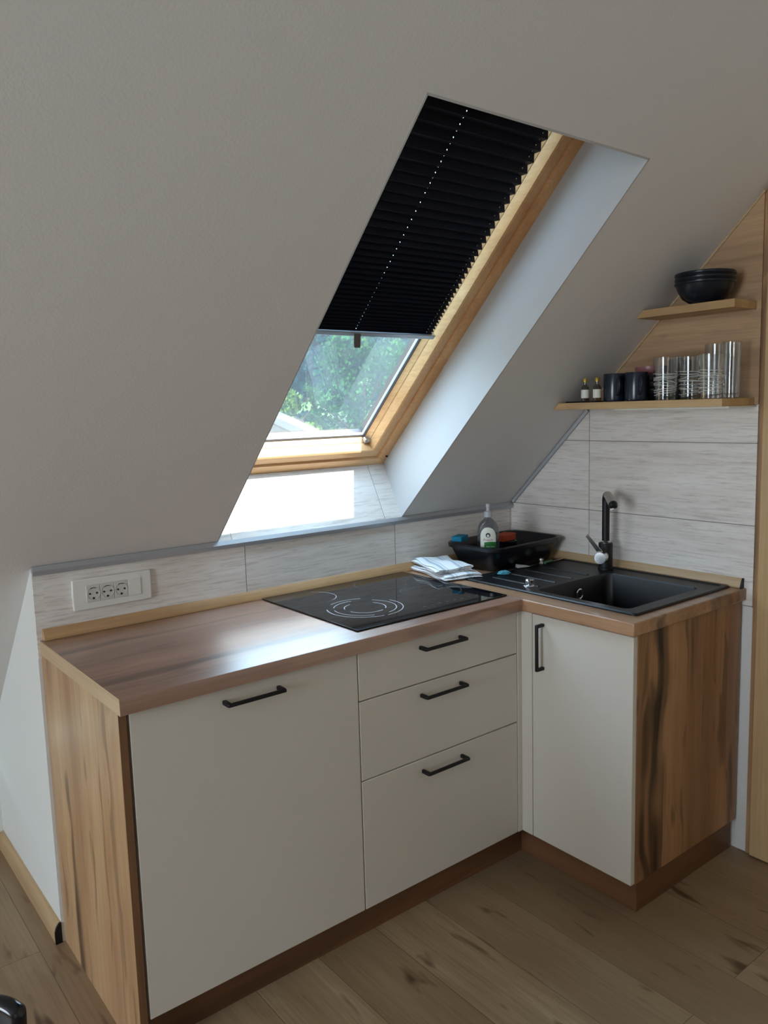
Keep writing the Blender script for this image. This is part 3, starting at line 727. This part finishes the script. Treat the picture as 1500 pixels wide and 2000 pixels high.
bm = NB(); tube(bm, [t1+Vector((0, 0, -.012))-ax*.006, t1+Vector((0, 0, -.021))-ax*.002], [.0085, .0075], 16); obj('aerator', bm, M['chrome'], sh)
# lever side: barrel towards the room's left, chrome cap and lever
hv = Vector((-.93, -.36, 0)).normalized(); hc = Vector((TX, TY, TZ+.052))
bm = NB(); tube(bm, [hc+hv*.020, hc+hv*.046], .0165, 24); obj('valve_barrel', bm, M['nickel'], tp)
bm = NB(); tube(bm, [hc+hv*.046, hc+hv*.047, hc+hv*.071, hc+hv*.073], [.0195, .0215, .0215, .0200], 28); cp = obj('lever_cap', bm, M['chrome'], tp)
side = hv.cross(Vector((0, 0, 1))).normalized()
l0 = hc+hv*.058+Vector((0, 0, .014)); lu = (Vector((0, 0, .86))-side*-.0+hv*.25+Vector((-.35, .42, 0))).normalized()
bm = NB(); wv = Vector((-.6, -.79, 0)); wv = (wv-lu*wv.dot(lu)).normalized(); tv = lu.cross(wv)
P = []
for w_, t_, ln in ((.0085, .0035, 0), (.0060, .0022, .088)):
    for a_, b_ in ((-1, -1), (1, -1), (1, 1), (-1, 1)): P.append(l0+lu*ln+tv*w_*a_+wv*t_*b_)
hexa(bm, P); obj('lever', bm, M['chrome'], tp, bev=.0015)

# ------------------------------------------------------------------ shelves
def shelf(y0, y1, depth, z0, z1, label):
    bm = NB(); ex = (z1-z0)*CA/SA
    prism(bm, [(yt(z1)-.002, z1), (yt(z0)-.002, z0), (y1, z0), (y1, z1)], lambda u, v, t: (t, u, v), -depth, -.0102)
    o = obj('wall_shelf', bm, M['panel_s'], None, bev=.001); return tag(o, label, 'shelf')
M['panel_s'] = wood('shelf_oak', 'y', srgb(206, 172, 126), srgb(180, 144, 100), srgb(120, 86, 56), .25, .45, seed=9.4)
shelf(0, -1.007, .200, 1.453, 1.4760, 'lower oak wall shelf carrying mugs and glasses')
shelf(0, -1.005, .140, 1.740, 1.7640, 'upper small oak wall shelf carrying dark bowls')
bm = NB(); box(bm, -.17, -.0065, -1.012, -.62, 1.4475, 1.4528); o = obj('edge_strip', bm, M['label_white']); tag(o, 'thin white strip under the right end of the lower wall shelf', 'strip')

# tableware
ZL = 1.4762
tr = NB(); box(tr, -.1985, -.060, -.562, -.435, ZL, ZL+.0045); o = obj('tray', tr, M['blackware'], bev=.003); tag(o, 'flat black tray under the two tiny bottles at the shelf end', 'tray')
def vial(x, y, label, tilt=0):
    r = thing('miniature_bottle', label, 'bottle', (x, y, ZL+.0047), tilt, 'miniature bottles on the lower shelf')
    bm = NB(); lathe(bm, [(0, 0), (.0125, 0), (.0135, .002), (.0135, .043), (.011, .049), (.0052, .055), (.0052, .064), (0, .064)], 20); obj('bottle_body', bm, M['vial'], r, world=False)
    bm = NB(); lathe(bm, [(0, .0635), (.0072, .0635), (.0072, .075), (.0062, .077), (0, .077)], 16); obj('cap', bm, M['cap_gold'], r, world=False)
    bm = NB(); lathe(bm, [(.0137, .010), (.0139, .010), (.0139, .038), (.0137, .038)], 20); obj('label', bm, M['label_white'], r, world=False)
    return r
vial(-.184, -.509, 'tiny yellow-capped bottle nearest the sloping ceiling on lower shelf')
vial(-.185, -.5585, 'tiny yellow-capped bottle right beside the navy mugs')
def mug(x, y, label):
    r = thing('mug', label, 'mug', (x, y, ZL), R(-132), 'navy mugs on the lower shelf')
    bm = NB(); lathe(bm, [(0, 0), (.032, 0), (.0355, .003), (.0365, .008), (.0365, .090), (.0358, .092), (.0335, .090), (.0330, .010), (0, .007)], 36); obj('cup_body', bm, M['navy'], r, world=False)
    bm = NB(); tube(bm, [(.037, 0, .074), (.052, 0, .076), (.062, 0, .066), (.064, 0, .050), (.060, 0, .034), (.050, 0, .024), (.037, 0, .022)], .0048, 10); obj('handle', bm, M['navy'], r, world=False)
    return r
mug(-.150, -.603, 'navy blue mug beside the tiny bottles'); mug(-.156, -.690, 'navy blue mug left of the glasses, in front of the pink bowl')
def bowlprof(r, h, t=.003): return [(0, 0), (r*.45, 0), (r*.5, .003), (r*.80, h*.35), (r*.96, h*.75), (r, h), (r-t, h), (r*.93, h*.75), (r*.76, h*.38), (r*.42, .006), (0, .006)]
def bowl(x, y, z, r, h, mat, label, group=None):
    bm = NB(); lathe(bm, bowlprof(r, h), 40, (0, 0, 0)); o = obj('bowl', bm, mat, None, world=False); o.location = (x, y, z); return tag(o, label, 'bowl', group)
def stackbowl(): return
for k in range(4):
    bm = NB(); lathe(bm, [(0, 0), (.036, 0), (.047, .010), (.052, .030), (.052, .038), (.049, .038), (.044, .013), (.032, .004), (0, .004)], 36)
    o = obj('bowl', bm, M['navy'] if k < 3 else M['pink'], None, world=False); o.location = (-.0635, -.684, ZL+k*.0225+(.006 if k == 3 else 0))
    tag(o, ['navy bowl at the bottom of the stack behind the right mug', 'navy bowl second from bottom of the stack behind the mugs', 'navy bowl just under the pink bowl behind the mugs', 'dusty pink bowl topping the stack behind the mugs'][k], 'bowl', 'bowls stacked behind the mugs')
bm = NB(); lathe(bm, [(0, 0), (.030, 0), (.032, .004), (.0335, .127), (.031, .129), (.029, .006), (0, .006)], 32); o = obj('tall_cup', bm, M['blackware'], None, world=False); o.location = (-.048, -.774, ZL)
tag(o, 'tall black cup behind and between the wrapped-line glasses', 'cup')

def wrapped_glass(x, y, label, seed, rt=.0385, rb_=.031, h=.133):
    r = thing('tumbler', label, 'glass', (x, y, ZL), seed, 'drinking glasses with white wound lines')
    bm = NB(); lathe(bm, [(0, .0), (rb_-.002, 0), (rb_, .002), (rt, h-.001), (rt-.001, h), (rt-.002, h-.001), (rb_-.002, .012), (rb_*.6, .009), (0, .009)], 40); obj('glass_body', bm, M['tumbler'], r, world=False)
    rnd = random.Random(seed*10+1); bm = NB()
    for k in range(9):
        z0 = .022+.0075*k+rnd.uniform(-.002, .002); ph = rnd.uniform(0, 6.28); tl = rnd.uniform(.002, .006)
        pts = []
        for i in range(41):
            t = 2*math.pi*i/40; z = z0+tl*math.sin(t+ph)+.0012*math.sin(3*t+ph*2); rr = rb_+(rt-rb_)*z/h+.0006
            pts.append((rr*math.cos(t), rr*math.sin(t), z))
        tube(bm, pts, .0008, 5, cap=False)
    obj('painted_lines', bm, M['glass_line'], r, world=False)
    return r
wrapped_glass(-.158, -.796, 'clear tumbler wound with white lines, nearest the navy mugs', 1)
wrapped_glass(-.095, -.843, 'middle white-lined clear tumbler, set back towards the wall', 2)
wrapped_glass(-.155, -.946, 'white-lined clear tumbler nearest the shelf front end', 3)
def plain_glass(x, y, rt, rb_, h, label):
    r = thing('tumbler', label, 'glass', (x, y, ZL), 0, 'plain tall drinking glasses')
    bm = NB(); lathe(bm, [(0, 0), (rb_-.002, 0), (rb_, .002), (rt, h-.001), (rt-.001, h), (rt-.002, h-.001), (rb_-.002, .016), (rb_*.6, .012), (0, .012)], 40); obj('glass_body', bm, M['tumbler'], r, world=False); return r
plain_glass(-.0475, -.903, .036, .030, .168, 'tall plain clear glass behind the white-lined tumblers')
plain_glass(-.088, -.973, .028, .025, .168, 'tall plain clear glass at the right end of the lower shelf')

# bowls on the upper shelf (nested)
ZU = 1.7642
for k in range(3):
    bm = NB(); rr, hh = .099-.0005*k, .072
    lathe(bm, [(0, 0), (.046, 0), (.050, .003), (.074, .018), (.090, .045), (.095, .060), (.098, .0605), (.100, .063), (.100, .0685), (.098, .0705), (.0955, .0705), (.0925, .060), (.087, .045), (.071, .021), (.045, .006), (0, .006)], 48)
    o = obj('bowl', bm, M['navy_bowl'], None, world=False); o.scale = (.88, .88, .92); o.location = (-.0995, -.888, ZU+k*.0130)
    if k == 2: o.rotation_euler = (R(0), 0, 0)
    tag(o, ['dark blue bowl at the bottom of the nested stack on the upper shelf', 'dark blue bowl in the middle of the nested stack on upper shelf', 'dark blue bowl on top of the nested stack on upper shelf'][k], 'bowl', 'dark bowls nested on the upper shelf')

# ------------------------------------------------------------------ dish basin and washing-up things
BCX, BCY, BRZ = -.222, -.168, R(2.5)
bs = thing('dish_basin', 'black plastic dish basin in the worktop corner', 'basin', (BCX, BCY, H), BRZ)
bm = NB()
def bl_(w_, d_, r_, z): return loop(bm, rrect(-w_/2, w_/2, -d_/2, d_/2, r_, 6), z)
ls = [bl_(.322, .180, .035, .006), bl_(.326, .184, .037, .002), bl_(.336, .192, .04, .006), bl_(.366, .228, .048, .050), bl_(.382, .250, .050, .074), bl_(.402, .268, .056, .078), bl_(.404, .270, .056, .090), bl_(.396, .262, .054, .094), bl_(.380, .246, .048, .0925), bl_(.374, .240, .047, .084), bl_(.356, .218, .044, .050), bl_(.328, .184, .038, .011)]
for k, lp in enumerate(ls):
    for v in lp:
        for_z = v.co.z
for a_, b_ in zip(ls, ls[1:]): bridge(bm, a_, b_)
bm.faces.new(ls[0]); bm.faces.new(ls[-1]); obj('tub', bm, M['basin'], bs, world=False)
bm = NB()
for k in range(9): 
    xx = -.150+k*.0345
    box(bm, xx-.0035, xx+.0035, -.082, .082, .0112, .016)
for k in range(7): tube(bm, [(-.140+.034*k, -.086, .012), (-.140+.034*k, -.110, .086)], .0022, 8)
obj('drain_rack', bm, M['basin'], bs, world=False)

# detergent bottle
dt = thing('detergent_bottle', 'clear dish soap bottle with white and green label in the basin', 'bottle', (-.338, -.195, H+.0165), R(-48)); dt.scale = (1, 1, .955)
SXb, SYb = 1.0, .62
prof = [(0, 0), (.034, 0), (.0385, .004), (.040, .012), (.0405, .095), (.040, .125), (.037, .146), (.029, .163), (.018, .174), (.0125, .179), (.0120, .184), (0, .184)]
bm = NB(); lathe(bm, prof, 40, (0, 0, 0), SXb, SYb); obj('bottle_body', bm, M['bottle_clear'], dt, world=False)
bm = NB(); lathe(bm, [(0, .1835), (.0145, .1835), (.0150, .186), (.0145, .204), (.009, .206), (.0070, .209), (.0072, .222), (.0085, .223), (.0085, .232), (.006, .235), (0, .235)], 28); obj('push_pull_cap', bm, M['cap'], dt, world=False)
bm = NB(); lathe(bm, [(0, .004), (.036, .004), (.0375, .012), (.0378, .090), (0, .090)], 32, (0, 0, 0), SXb, SYb*.94)
M['soap'] = glassy('pale_soap', (.72, .76, .78), .02, .2, haze=.2); obj('liquid', bm, M['soap'], dt, world=False)
def on_bottle(u, z, lift):
    t = u/.0405; t = max(-1.45, min(1.45, t)); rr = .0405
    return (rr*math.sin(t)+lift*math.sin(t), -(rr*SYb+lift)*math.cos(t), z)
def label_patch(fn_top, fn_bot, u0, u1, lift, n=24):
    bm = NB(); pr0 = None
    for i in range(n+1):
        u = u0+(u1-u0)*i/n; zb, zt_ = fn_bot(u), fn_top(u)
        col_ = [[bm.verts.new(on_bottle(u, zb+(zt_-zb)*j/6, lift+q_)) for j in range(7)] for q_ in (0, .0003)]
        if pr0:
            for j in range(6):
                for q_ in (0, 1): bm.faces.new((pr0[q_][j], col_[q_][j], col_[q_][j+1], pr0[q_][j+1]))
            for j in (0, 6): bm.faces.new((pr0[0][j], col_[0][j], col_[1][j], pr0[1][j]))
        pr0 = col_
    return bm
bm = label_patch(lambda u: .100+.046*math.sqrt(max(0, 1-(u/.031)**2))**.8, lambda u: .052-.004*math.cos(u*50), -.030, .030, .0004)
lb = obj('label', bm, M['label_white'], dt, world=False)
bm = label_patch(lambda u: .088+.003*math.sin(u*60+1), lambda u: .056+.004*math.sin(u*40), -.014, .030, .0010)
obj('green_field', bm, M['label_green'], lb, world=False)
def wrapped_text(txt, size, u, z, lift, mat, parent, name='lettering'):
    cu = bpy.data.curves.new('lettering', 'FONT'); cu.body = txt; cu.size = size; cu.align_x = 'CENTER'; cu.extrude = .0001
    to = bpy.data.objects.new('lettering', cu); COL.objects.link(to)
    dg = bpy.context.evaluated_depsgraph_get(); me = bpy.data.meshes.new_from_object(to.evaluated_get(dg))
    bpy.data.objects.remove(to)
    for v in me.vertices: v.co = on_bottle(u+v.co.x, z+v.co.y, lift+v.co.z)
    return link(name, me, mat, parent)
wrapped_text('Frosch', .0125, 0, .094, .0012, M['ink_red'], lb)
wrapped_text('Aloe Vera', .0075, .008, .070, .0018, M['label_white'], lb)
bm = NB(); lathe(bm, [(0, 0), (.0085, 0), (.0085, .0006), (0, .0006)], 20, (0, 0, 0), 1, 1.05)
bmesh.ops.rotate(bm, verts=bm.verts, matrix=Matrix.Rotation(R(90), 3, 'X')); bmesh.ops.translate(bm, verts=bm.verts, vec=(0, -.0262, .116)); em = obj('emblem', bm, M['ink'], lb, world=False)
bm = NB(); lathe(bm, [(0, 0), (.0045, 0), (.0045, .0004), (0, .0004)], 20, (0, 0, 0), 1, 1.2)
bmesh.ops.rotate(bm, verts=bm.verts, matrix=Matrix.Rotation(R(90), 3, 'X')); bmesh.ops.translate(bm, verts=bm.verts, vec=(0, -.0268, .114)); obj('emblem_centre', bm, M['label_white'], em, world=False)

def sponge(name, x, y, z, rz, w_, d_, h_, mat, label, tilt=0):
    bm = NB(); box(bm, -w_/2, w_/2, -d_/2, d_/2, 0, h_); bmesh.ops.subdivide_edges(bm, edges=bm.edges, cuts=3, use_grid_fill=True)
    rnd = random.Random(5)
    for v in bm.verts: v.co += Vector([rnd.uniform(-.0008, .0008) for _ in range(3)])
    o = obj(name, bm, mat, None, bev=.003, world=False); o.location = (x, y, z); o.rotation_euler = (tilt, 0, rz); return tag(o, label, 'sponge')
sponge('sponge', -.372, -.080, H+.0945, R(20), .062, .042, .020, M['sponge_blue'], 'blue sponge lying on the left rim of the black basin')
sponge('sponge', -.186, -.135, H+.0790, R(12), .085, .050, .026, M['sponge_orange'], 'orange sponge behind the soap bottle inside the basin')
bm = NB(); lathe(bm, [(0, 0), (.036, 0), (.040, .004), (.040, .060), (.036, .062), (.034, .060), (.034, .006), (0, .006)], 32, (0, 0, 0), 1.15, .85); o = obj('sponge_cup', bm, M['basin'], None, world=False); o.location = (-.178, -.135, H+.0165); tag(o, 'black cup in the basin holding up the orange sponge', 'cup')

# folded tea towels
def folded_towel(cx, cy, z0, rz, w_, d_, layers, th, label, seed, over=0):
    """a cloth folded in S layers; serpentine strip across depth, extruded along width"""
    rnd = random.Random(seed); bm = NB(); prof = []; t = th*.36; N = 14
    half = w_/2
    for k in range(layers):
        z = k*th+th*.5; xs_ = [-half+2*half*i/N for i in range(N+1)]
        if k % 2: xs_ = xs_[::-1]
        for x in xs_: prof.append((x+rnd.uniform(-.0007, .0007), z))
        if k < layers-1:
            s = 1 if k % 2 == 0 else -1
            for a_ in (-60, -20, 20, 60): prof.append((s*half+s*th*.5*math.cos(R(a_)), z+th*.5+th*.5*math.sin(R(a_))))
    M_ = 18; rows_ = []
    offs = [rnd.uniform(-.010, .010) for _ in range(layers)]
    def nz(x, y, z): return .0030*math.sin(x*38+y*21+seed)+.0022*math.sin(y*52-x*16+seed*2)
    for j in range(M_+1):
        y = -d_/2+d_*j/M_; row = []
        for (x, z) in prof:
            lay = int(z/th); f_ = z/(layers*th)
            yy = y+offs[min(layers-1, lay)]*(1 if abs(y) > d_/2-.02 else .3)
            sag = -.5*th*max(0, abs(y)/(d_/2)-.8)*5*f_ - .4*th*max(0, abs(x)/half-.85)*6*f_
            row.append((x+.004*math.sin(y*30+z*200), yy+.004*math.sin(x*25+seed), z+nz(x, y, z)*f_*1.3+sag))
        rows_.append(row)
    vv = [[bm.verts.new(p) for p in row] for row in rows_]
    for a_, b_ in zip(vv, vv[1:]):
        for i in range(len(a_)-1): bm.faces.new((a_[i], a_[i+1], b_[i+1], b_[i]))
    o = obj('tea_towel', bm, M['towel'], None, world=False); o.location = (cx, cy, z0); o.rotation_euler = (0, 0, rz)
    s = o.modifiers.new('solid', 'SOLIDIFY'); s.thickness = th*.55; s.offset = 0
    s2 = o.modifiers.new('sub', 'SUBSURF'); s2.levels = 1; s2.render_levels = 1
    return tag(o, label, 'tea towel', 'folded tea towels beside the hob')
folded_towel(-.517, -.158, H+.0016, R(-12), .142, .245, 4, .0050, 'lower folded tea towel with blue stripes beside the hob', 3)
folded_towel(-.522, -.140, H+.0252, R(-18), .132, .225, 4, .0052, 'upper folded tea towel with blue stripes on the towel pile', 8)

# bits between basin and drainboard
bm = NB(); bmesh.ops.create_icosphere(bm, subdivisions=3, radius=1)
for v in bm.verts:
    n_ = 1+.18*math.sin(v.co.x*7+v.co.y*5)+.12*math.sin(v.co.y*11+v.co.z*9); v.co = Vector((v.co.x*.024*n_, v.co.y*.018*n_, max(v.co.z*.009*n_, -.0005)))
o = obj('cleaning_cloth', bm, M['teal_cloth'], None, world=False); o.location = (-.395, -.285+.03, H+.0009+.0); o.location = (-.392, -.3225, ZS+.0006); tag(o, 'small crumpled teal cloth in front of the black basin', 'cloth')
bm = NB(); hexa(bm, [(-.03, -.012, 0), (.03, -.004, 0), (.026, .014, 0), (-.028, .010, 0), (-.028, -.011, .012), (.018, -.004, .004), (.016, .012, .004), (-.026, .009, .012)]); o = obj('sachet', bm, M['paper'], None, bev=.001, world=False); o.location = (-.262, -.296, ZS+.0006); o.location.z = ZS+.0006; o.rotation_euler = (0, 0, R(-20)); tag(o, 'small white sachet lying at the front edge of the basin', 'sachet')
bm = NB(); lathe(bm, [(0, 0), (.007, 0), (.009, .004), (.006, .009), (.005, .012), (.009, .016), (.008, .022), (0, .024)], 16); o = obj('stopper', bm, M['nickel'], None, world=False); o.location = (-.168, -.300, ZS-.0022); tag(o, 'small metal stopper on the drainboard beside the basin', 'stopper')
kn = thing('silver_strip', 'thin silver strip with green end behind the drainboard', 'silver_strip', (-.06, -.300, ZS+.001), R(6))
bm = NB(); prism(bm, [(-.055, -.006), (.045, -.007), (.045, .007), (-.045, .006)], lambda u, v, t: (u, v, t), 0, .0014); obj('flat_strip', bm, M['chrome'], kn, world=False)  # flat chrome strip, continued by a green rounded end
M['green_end'] = plain('green_end', srgb(60, 110, 70), .4); bm = NB(); tube(bm, [(-.056, 0, .003), (-.100, 0, .0035)], [.005, .006], 10); obj('handle', bm, M['green_end'], kn, world=False)

# ------------------------------------------------------------------ chair whose back reaches into the lower left corner
W_ = .46; bd = Vector((-.80, .60, 0)); CP = Vector((-2.240, -1.310, 0))+bd*(W_/2)      # CP: foot of the back's centre line
ch = thing('dining_chair', 'glossy dark chair, only its rounded back top showing in lower left corner', 'chair', tuple(CP), math.atan2(-.60, .80))
rows_ = []
for j in range(15):
    t = j/14; row = []
    for i in range(21):
        sq = 1-2*i/20
        drop = (.055*(1-sq*sq)+.030*(abs(sq)**10))*max(0, 1-t*2)
        row.append(Vector((sq*W_/2, -.045*sq*sq+.045-.05*t, .838-.44*t-drop)))
    rows_.append(row)
bm = NB()
vv = [[bm.verts.new(p) for p in r_] for r_ in rows_]
for a_, b_ in zip(vv, vv[1:]):
    for i in range(20): bm.faces.new((a_[i], a_[i+1], b_[i+1], b_[i]))
bmesh.ops.translate(bm, verts=bm.verts, vec=(0, 0, 0))
o = obj('backrest', bm, M['shell'], ch, world=False); s = o.modifiers.new('solid', 'SOLIDIFY'); s.thickness = .022; s.offset = 0
o.modifiers.new('bev', 'BEVEL').width = .009; o.modifiers['bev'].segments = 3; s = o.modifiers.new('sub', 'SUBSURF'); s.levels = 1; s.render_levels = 2
bm = NB(); box(bm, -.22, .22, -.46, -.05, .43, .455); bmesh.ops.subdivide_edges(bm, edges=bm.edges, cuts=4, use_grid_fill=True)
for v in bm.verts: v.co.z -= .014*math.cos(v.co.x*6)*math.cos((v.co.y+.25)*6)
obj('seat', bm, M['shell'], ch, bev=.006, world=False)
for sx_ in (-.17, .17):
    bm = NB(); box(bm, sx_-.012, sx_+.012, -.09, -.01, .385, .47); obj('back_support', bm, M['black'], ch, bev=.003, world=False)
for sx_, sy_ in ((-.18, -.42), (.18, -.42), (-.18, -.09), (.18, -.09)):
    bm = NB(); tube(bm, [(sx_, sy_, .425), (sx_*1.15, sy_+(.02 if sy_ > -.2 else -.02), 0)], [.014, .010], 12); obj('leg', bm, M['black'], ch, world=False)

# ------------------------------------------------------------------ outdoors
def gz(x, y):
    d_ = math.hypot(x-CX, y-CY); return -3.2+max(0, d_-34)*.20
bm = NB(); n_ = 24; gv = {}
for i in range(n_+1):
    for j in range(n_+1):
        x = -40+200*i/n_; y = 1.5+160*j/n_; gv[i, j] = bm.verts.new((x, y, gz(x, y)))
for i in range(n_):
    for j in range(n_): bm.faces.new((gv[i, j], gv[i+1, j], gv[i+1, j+1], gv[i, j+1]))
struct('ground', bm, M['meadow'])
def at(dist, px):
    """point on the ground at a distance from the kitchen's window side, by bearing"""
    a_ = px; return CX+dist*math.sin(a_), CY+dist*math.cos(a_)
def tree(name, bearing, dist, h, cr, leaf, nleaf, lsz, label, group, seed, trunk=.35):
    rnd = random.Random(seed); x, y = CX+dist*math.sin(R(bearing)), CY+dist*math.cos(R(bearing)); z = gz(x, y)-.1
    r = thing(name, label, 'tree', (x, y, z), 0, group)
    bm = NB(); tube(bm, [(0, 0, 0), (.1, .05, h*.3), (.0, .1, h*.6), (.1, 0, h*.85)], [.05*cr+.08, .04*cr+.06, .02*cr+.04, .02], 8)
    for k in range(6):
        a_ = k*1.05+rnd.random(); tube(bm, [(0.05, .05, h*(.32+.07*k)), (cr*.45*math.cos(a_), cr*.45*math.sin(a_), h*(.45+.07*k)), (cr*.7*math.cos(a_), cr*.7*math.sin(a_), h*(.52+.07*k))], [.06, .04, .015], 6)
    obj('trunk', bm, M['bark'], r, world=False)
    blobs = []
    for k in range(16):
        t = rnd.uniform(trunk, .95); rad_ = cr*math.sqrt(max(.05, 1-((t-.6)/.5)**2)); a_ = rnd.uniform(0, 6.28); q_ = rnd.uniform(.2, .75)*rad_
        blobs.append((Vector((q_*math.cos(a_), q_*math.sin(a_), t*h)), rad_*rnd.uniform(.38, .55)))
    V_, F_ = [], []
    for k in range(nleaf):
        c_, br = blobs[k % 16]; d_ = Vector((rnd.gauss(0, 1), rnd.gauss(0, 1), rnd.gauss(0, 1))).normalized()
        p = c_+d_*br*rnd.uniform(.6, 1.05); p.z = max(p.z, h*trunk*.6)
        n1 = (d_+Vector((rnd.gauss(0, .6), rnd.gauss(0, .6), rnd.gauss(0, .6)))).normalized(); u_ = n1.orthogonal().normalized(); v_ = n1.cross(u_)
        s_ = lsz*rnd.uniform(.6, 1.3); b_ = len(V_)
        V_ += [p-u_*s_, p-v_*s_*.55, p+u_*s_, p+v_*s_*.55]; F_.append((b_, b_+1, b_+2, b_+3))
    me = bpy.data.meshes.new('foliage'); me.from_pydata([tuple(v) for v in V_], [], F_); link('foliage', me, M[leaf], r)
    return r
nears = [(37.0, 31, 7.6, 2.5, 'leaf_near', 'bushy green tree filling the right half of the window view'),
         (41.0, 26, 5.9, 2.0, 'leaf_near', 'low green tree at the right edge of the window view'),
         (31.4, 29, 5.6, 1.4, 'leaf_yellow', 'yellow-green bush tree left of centre in the window view'),
         (44.5, 34, 7.2, 2.8, 'leaf_near', 'green tree hidden mostly behind the right window frame')]
for i, (b_, d_, h_, cr_, lf, lab) in enumerate(nears):
    tree('broadleaf_tree', b_, d_, h_, cr_, lf, 10000, .10, lab, 'trees seen through the roof window', 20+i, .12)
far = [(d_, b0+k*stp) for d_, b0, stp in ((42, 25.5, 7.9), (51, 24.4, 6.0), (61, 27.6, 5.2), (73, 25.6, 4.4), (86, 27.0, 3.9)) for k in range(4 if d_ < 60 else 5)]
for i, (d_, b_) in enumerate(far):
    tree('broadleaf_tree', b_, d_, 8+1.2*math.sin(i*2.1), 2.5+.3*math.cos(i), 'leaf_far', 4500, .20, 'hazy bluish green tree on the far hillside behind the nearer trees', 'hillside trees beyond the window', 50+i, .10)
# neighbouring house below eye level: pale gabled roof
nh = thing('neighbour_house', 'pale neighbouring house roof at lower left of the window view', 'house', (8.2, 13.5, -3.2))
hx, hy = CX+17*math.sin(R(29.5)), CY+17*math.cos(R(29.5))
nh.location = (hx, hy, -3.2); nh.rotation_euler = (0, 0, R(-33))
bm = NB(); prism(bm, [(-4.2, 0), (2.3, 0), (2.3, 3.4), (-.9, 5.0), (-4.2, 3.4)], lambda u, v, t: (u, t, v), 0, 8); obj('wall', bm, M['render_wall'], nh, world=False)
bm = NB()
for s, x1, z1 in ((1, 2.9, 3.17), (-1, -4.7, 3.17)):
    prism(bm, [(-.9, 5.05), (x1, z1), (x1, z1+.14), (-.9, 5.21)], lambda u, v, t: (u, t, v), -.35, 8.3)
obj('roof', bm, M['roofing'], nh, world=False)
for xx in (-2.4, .6):
    bm = NB(); box(bm, xx-.5, xx+.5, -.04, .02, 1.9, 3.0); obj('window', bm, M['alu_dark'], nh, world=False)
